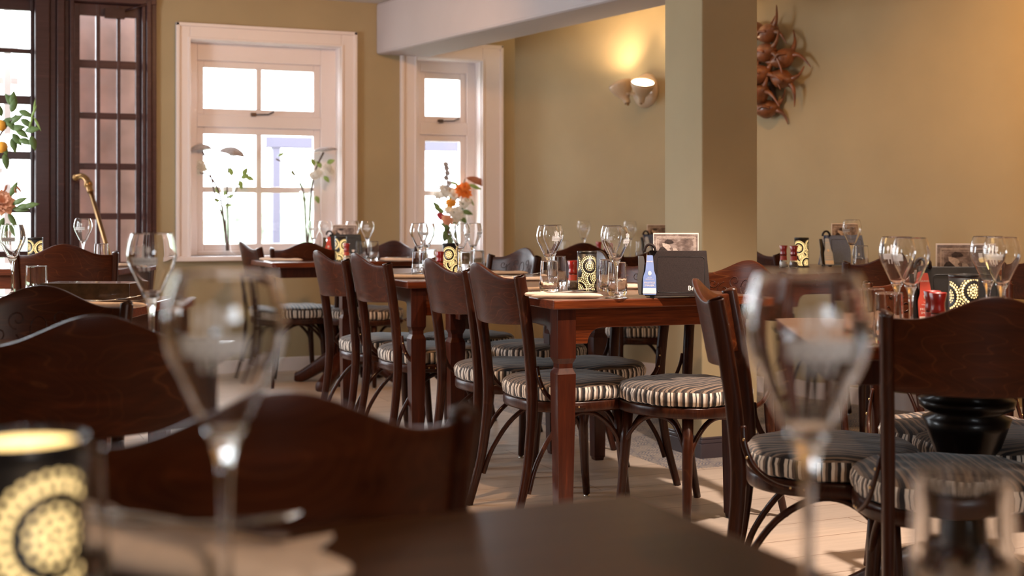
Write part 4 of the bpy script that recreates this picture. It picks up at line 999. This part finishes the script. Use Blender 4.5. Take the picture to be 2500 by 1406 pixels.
# wide window, right vase
D2 = 8.66
vase(749, D2, .755, .42, .045, 'slender glass vase at the right of the wide window sill')
B = wp(749, 600, D2)
make_stem('cut_flower', [B, wp(746, 540, D2), wp(741, 470, D2), wp(725, 437, D2), wp(705, 405, D2), wp(674, 388, D2)], .006, 'thin bare curved twig in the right window vase', 'flower', gf, [('foliage', M['leaf_light'], leaves([(741, 478, .2, -1), (722, 430, -.6, .6), (680, 382, .8, .6)], D2, .05, .012))])
make_stem('cut_flower', [B+Vector((.006, 0, 0)), wp(756, 530, D2), wp(760, 470, D2), wp(770, 415, D2), wp(790, 372, D2)], .0065, 'stem with grey head and white roses in the right window vase', 'flower', gf, [('flower_head', M['grey_cap'], umbel(792, 366, D2, .075, .018, -.12)), ('rose', M['white_petal'], blooms([(803, 420), (766, 430), (776, 425), (800, 412)], D2, .040, 10, 4)), ('foliage', M['leaf_light'], leaves([(798, 398, .9, .4), (785, 425, -.6, -.3), (790, 430, .6, -.6), (768, 405, -.3, .7), (784, 410, -.4, .6), (770, 478, .4, -.8)], D2, .055, .018))])
# bouquet in the narrow window
D3 = 9.08
p = at(1090, D3, .7155); mb = MB(); mb.lathe([(.0005, 0), (.030, 0), (.034, .01), (.040, .09), (.052, .155), (.050, .155), (.038, .09), (.031, .012), (.0005, .010)], 32); o = mb.build('glass_vase', M['vase'], loc=p); tag(o, 'glass vase holding the orange bouquet in the narrow window', 'vase')
B = at(1090, D3, .735); gb = 'bouquet flowers in the narrow window'
def bf(top, label, parts, mid=None): make_stem('bouquet_flower', [B, wp(1094, 575, D3), mid or wp((1094+top[0])/2, (575+top[1])/2, D3), wp(top[0], top[1], D3)], .003, label, 'flower', gb, parts)
bf((1132, 470), 'orange lilies at the top of the bouquet', [('petal', M['orange_petal'], blooms([(1126, 472), (1136, 458), (1122, 463), (1138, 474)], D3, .045, 7, 3)), ('foliage', M['leaf_light'], leaves([(1120, 452, -1, .4), (1142, 452, 1, -.1), (1150, 455, 1, -.2), (1140, 482, .8, -.8)], D3, .075, .014))])
bf((1103, 497), 'yellow ranunculus in the middle of the bouquet', [('petal', M['yellow_petal'], blooms([(1103, 495), (1098, 497)], D3, .040, 9, 4))])
bf((1076, 530), 'dark red round flower at the left of the bouquet', [('petal', M['red_petal'], blooms([(1074, 528), (1078, 533)], D3, .034, 10, 4, .8))])
bf((1091, 537), 'peach coloured square bloom low in the bouquet', [('petal', M['peach_petal'], blooms([(1090, 536), (1093, 540)], D3-.05, .042, 8, 4, .4))])
bf((1135, 437), 'rust coloured hanging leaf pointing right above the bouquet', [('leaf', M['rust_petal'], lambda mb, o0: leaf(mb, wp(1137, 434, D3)-o0, (.9, -.3, -.22), (-.2, -.9, .6), .18, .034))])
bf((1090, 410), 'tall pale grey-blue spire above the bouquet', [('petal', M['grey_cap'], blooms([(1088, 402), (1090, 412), (1092, 424), (1089, 436), (1096, 448), (1093, 460)], D3, .028, 6, 2))])
bf((1108, 475), 'small white flowers filling the bouquet', [('petal', M['white_petal'], blooms([(1085, 475), (1100, 468), (1110, 480), (1118, 515), (1130, 500), (1095, 515), (1108, 520), (1082, 462), (1070, 478), (1140, 492), (1112, 535), (1122, 525)], D3, .042, 8, 2))])
bf((1130, 520), 'olive green drooping foliage at the right of the bouquet', [('foliage', M['leaf'], leaves([(1120, 510, .8, .5), (1126, 515, .9, -.2), (1120, 525, .7, -.7), (1105, 532, .2, 1), (1100, 560, -.6, .4), (1085, 565, .4, -.8), (1105, 555, .5, .8), (1092, 575, -.2, 1), (1100, 590, .1, 1), (1086, 592, -.1, 1), (1096, 600, .3, 1), (1110, 505, -.4, .8), (1085, 520, -.8, .5), (1075, 515, -.6, .8)], D3, .085, .022))])
# flowers at the left edge, on the table by the glazed doors
D4 = 6.2
p = at(-36, D4, T9H+.0005); mb = MB(); mb.lathe([(.0005, 0), (.05, 0), (.055, .01), (.055, .20), (.045, .24), (.052, .27), (.049, .27), (.042, .24), (.050, .20), (.050, .014), (.0005, .012)], 32); o = mb.build('flower_jar', M['vase'], loc=p); tag(o, 'tall glass jar cut by the left edge holding flowers', 'vase')
B = at(-36, D4, T9H+.03); gl_ = 'flowers at the left edge'
def leaves4(lst, L, w):
    def f(mb, o0):
        for (px, y, dx, dz) in lst: leaf(mb, wp(px, y, D4)-o0, (dx*CT, -dx*ST-.25, dz), (0, -1, .25), L, w)
    return f
make_stem('orange_branch', [B, wp(-30, 500, D4), wp(-25, 400, D4), wp(0, 330, D4), wp(40, 280, D4)], .005, 'leafy branch with small orange fruits at the left edge', 'flower', gl_, [
    ('foliage', M['leaf'], leaves4([(28, 275, .3, 1), (35, 262, -.5, .8), (30, 260, .1, 1), (5, 285, -.3, .7), (45, 270, 1, -.4), (50, 290, .9, -.6), (25, 315, 1, .2), (38, 315, .8, -.5), (30, 325, .7, -.9), (30, 335, .2, -1), (45, 340, 1, -.3), (0, 345, .5, -.9), (75, 330, .3, -1), (10, 375, .2, -1), (22, 300, .8, .5), (60, 320, .9, .2), (15, 290, .6, -.7), (0, 310, .7, .6)], .075, .019)),
    ('tendril', M['leaf_light'], leaves4([(82, 280, .1, 1), (82, 285, .5, -.9), (80, 285, -.3, -.9), (75, 292, .3, .8)], .075, .006)),
    ('orange_fruit', M['yellow_petal'], lambda mb, o0: [mb.ball(wp(a, b, D4)-o0, .028) for (a, b) in ((2, 306), (4, 359), (-20, 340))])])
make_stem('cut_flower', [B+Vector((.01, 0, 0)), wp(-25, 540, D4), wp(0, 510, D4)], .005, 'large peach flower with drooping petals at the left edge', 'flower', gl_, [
    ('petal', M['peach_petal'], lambda mb, o0: bloom(mb, wp(2, 498, D4)-o0, .075, 10, 0, (.2, -.8, .5), 3, .45)),
    ('drooping_petal', M['rust_petal'], leaves4([(36, 452, .2, -1), (38, 452, .7, -.8), (32, 455, -.3, -1), (18, 450, -.5, -1)], .05, .007)),
    ('foliage', M['leaf'], leaves4([(30, 500, .9, .5), (40, 505, 1, .1), (25, 480, .4, .9), (30, 510, 1, .0), (20, 520, .5, -.8), (55, 505, 1, .25), (0, 545, .2, -1), (10, 530, -.4, -.9), (15, 545, .6, -.7)], .08, .016))])
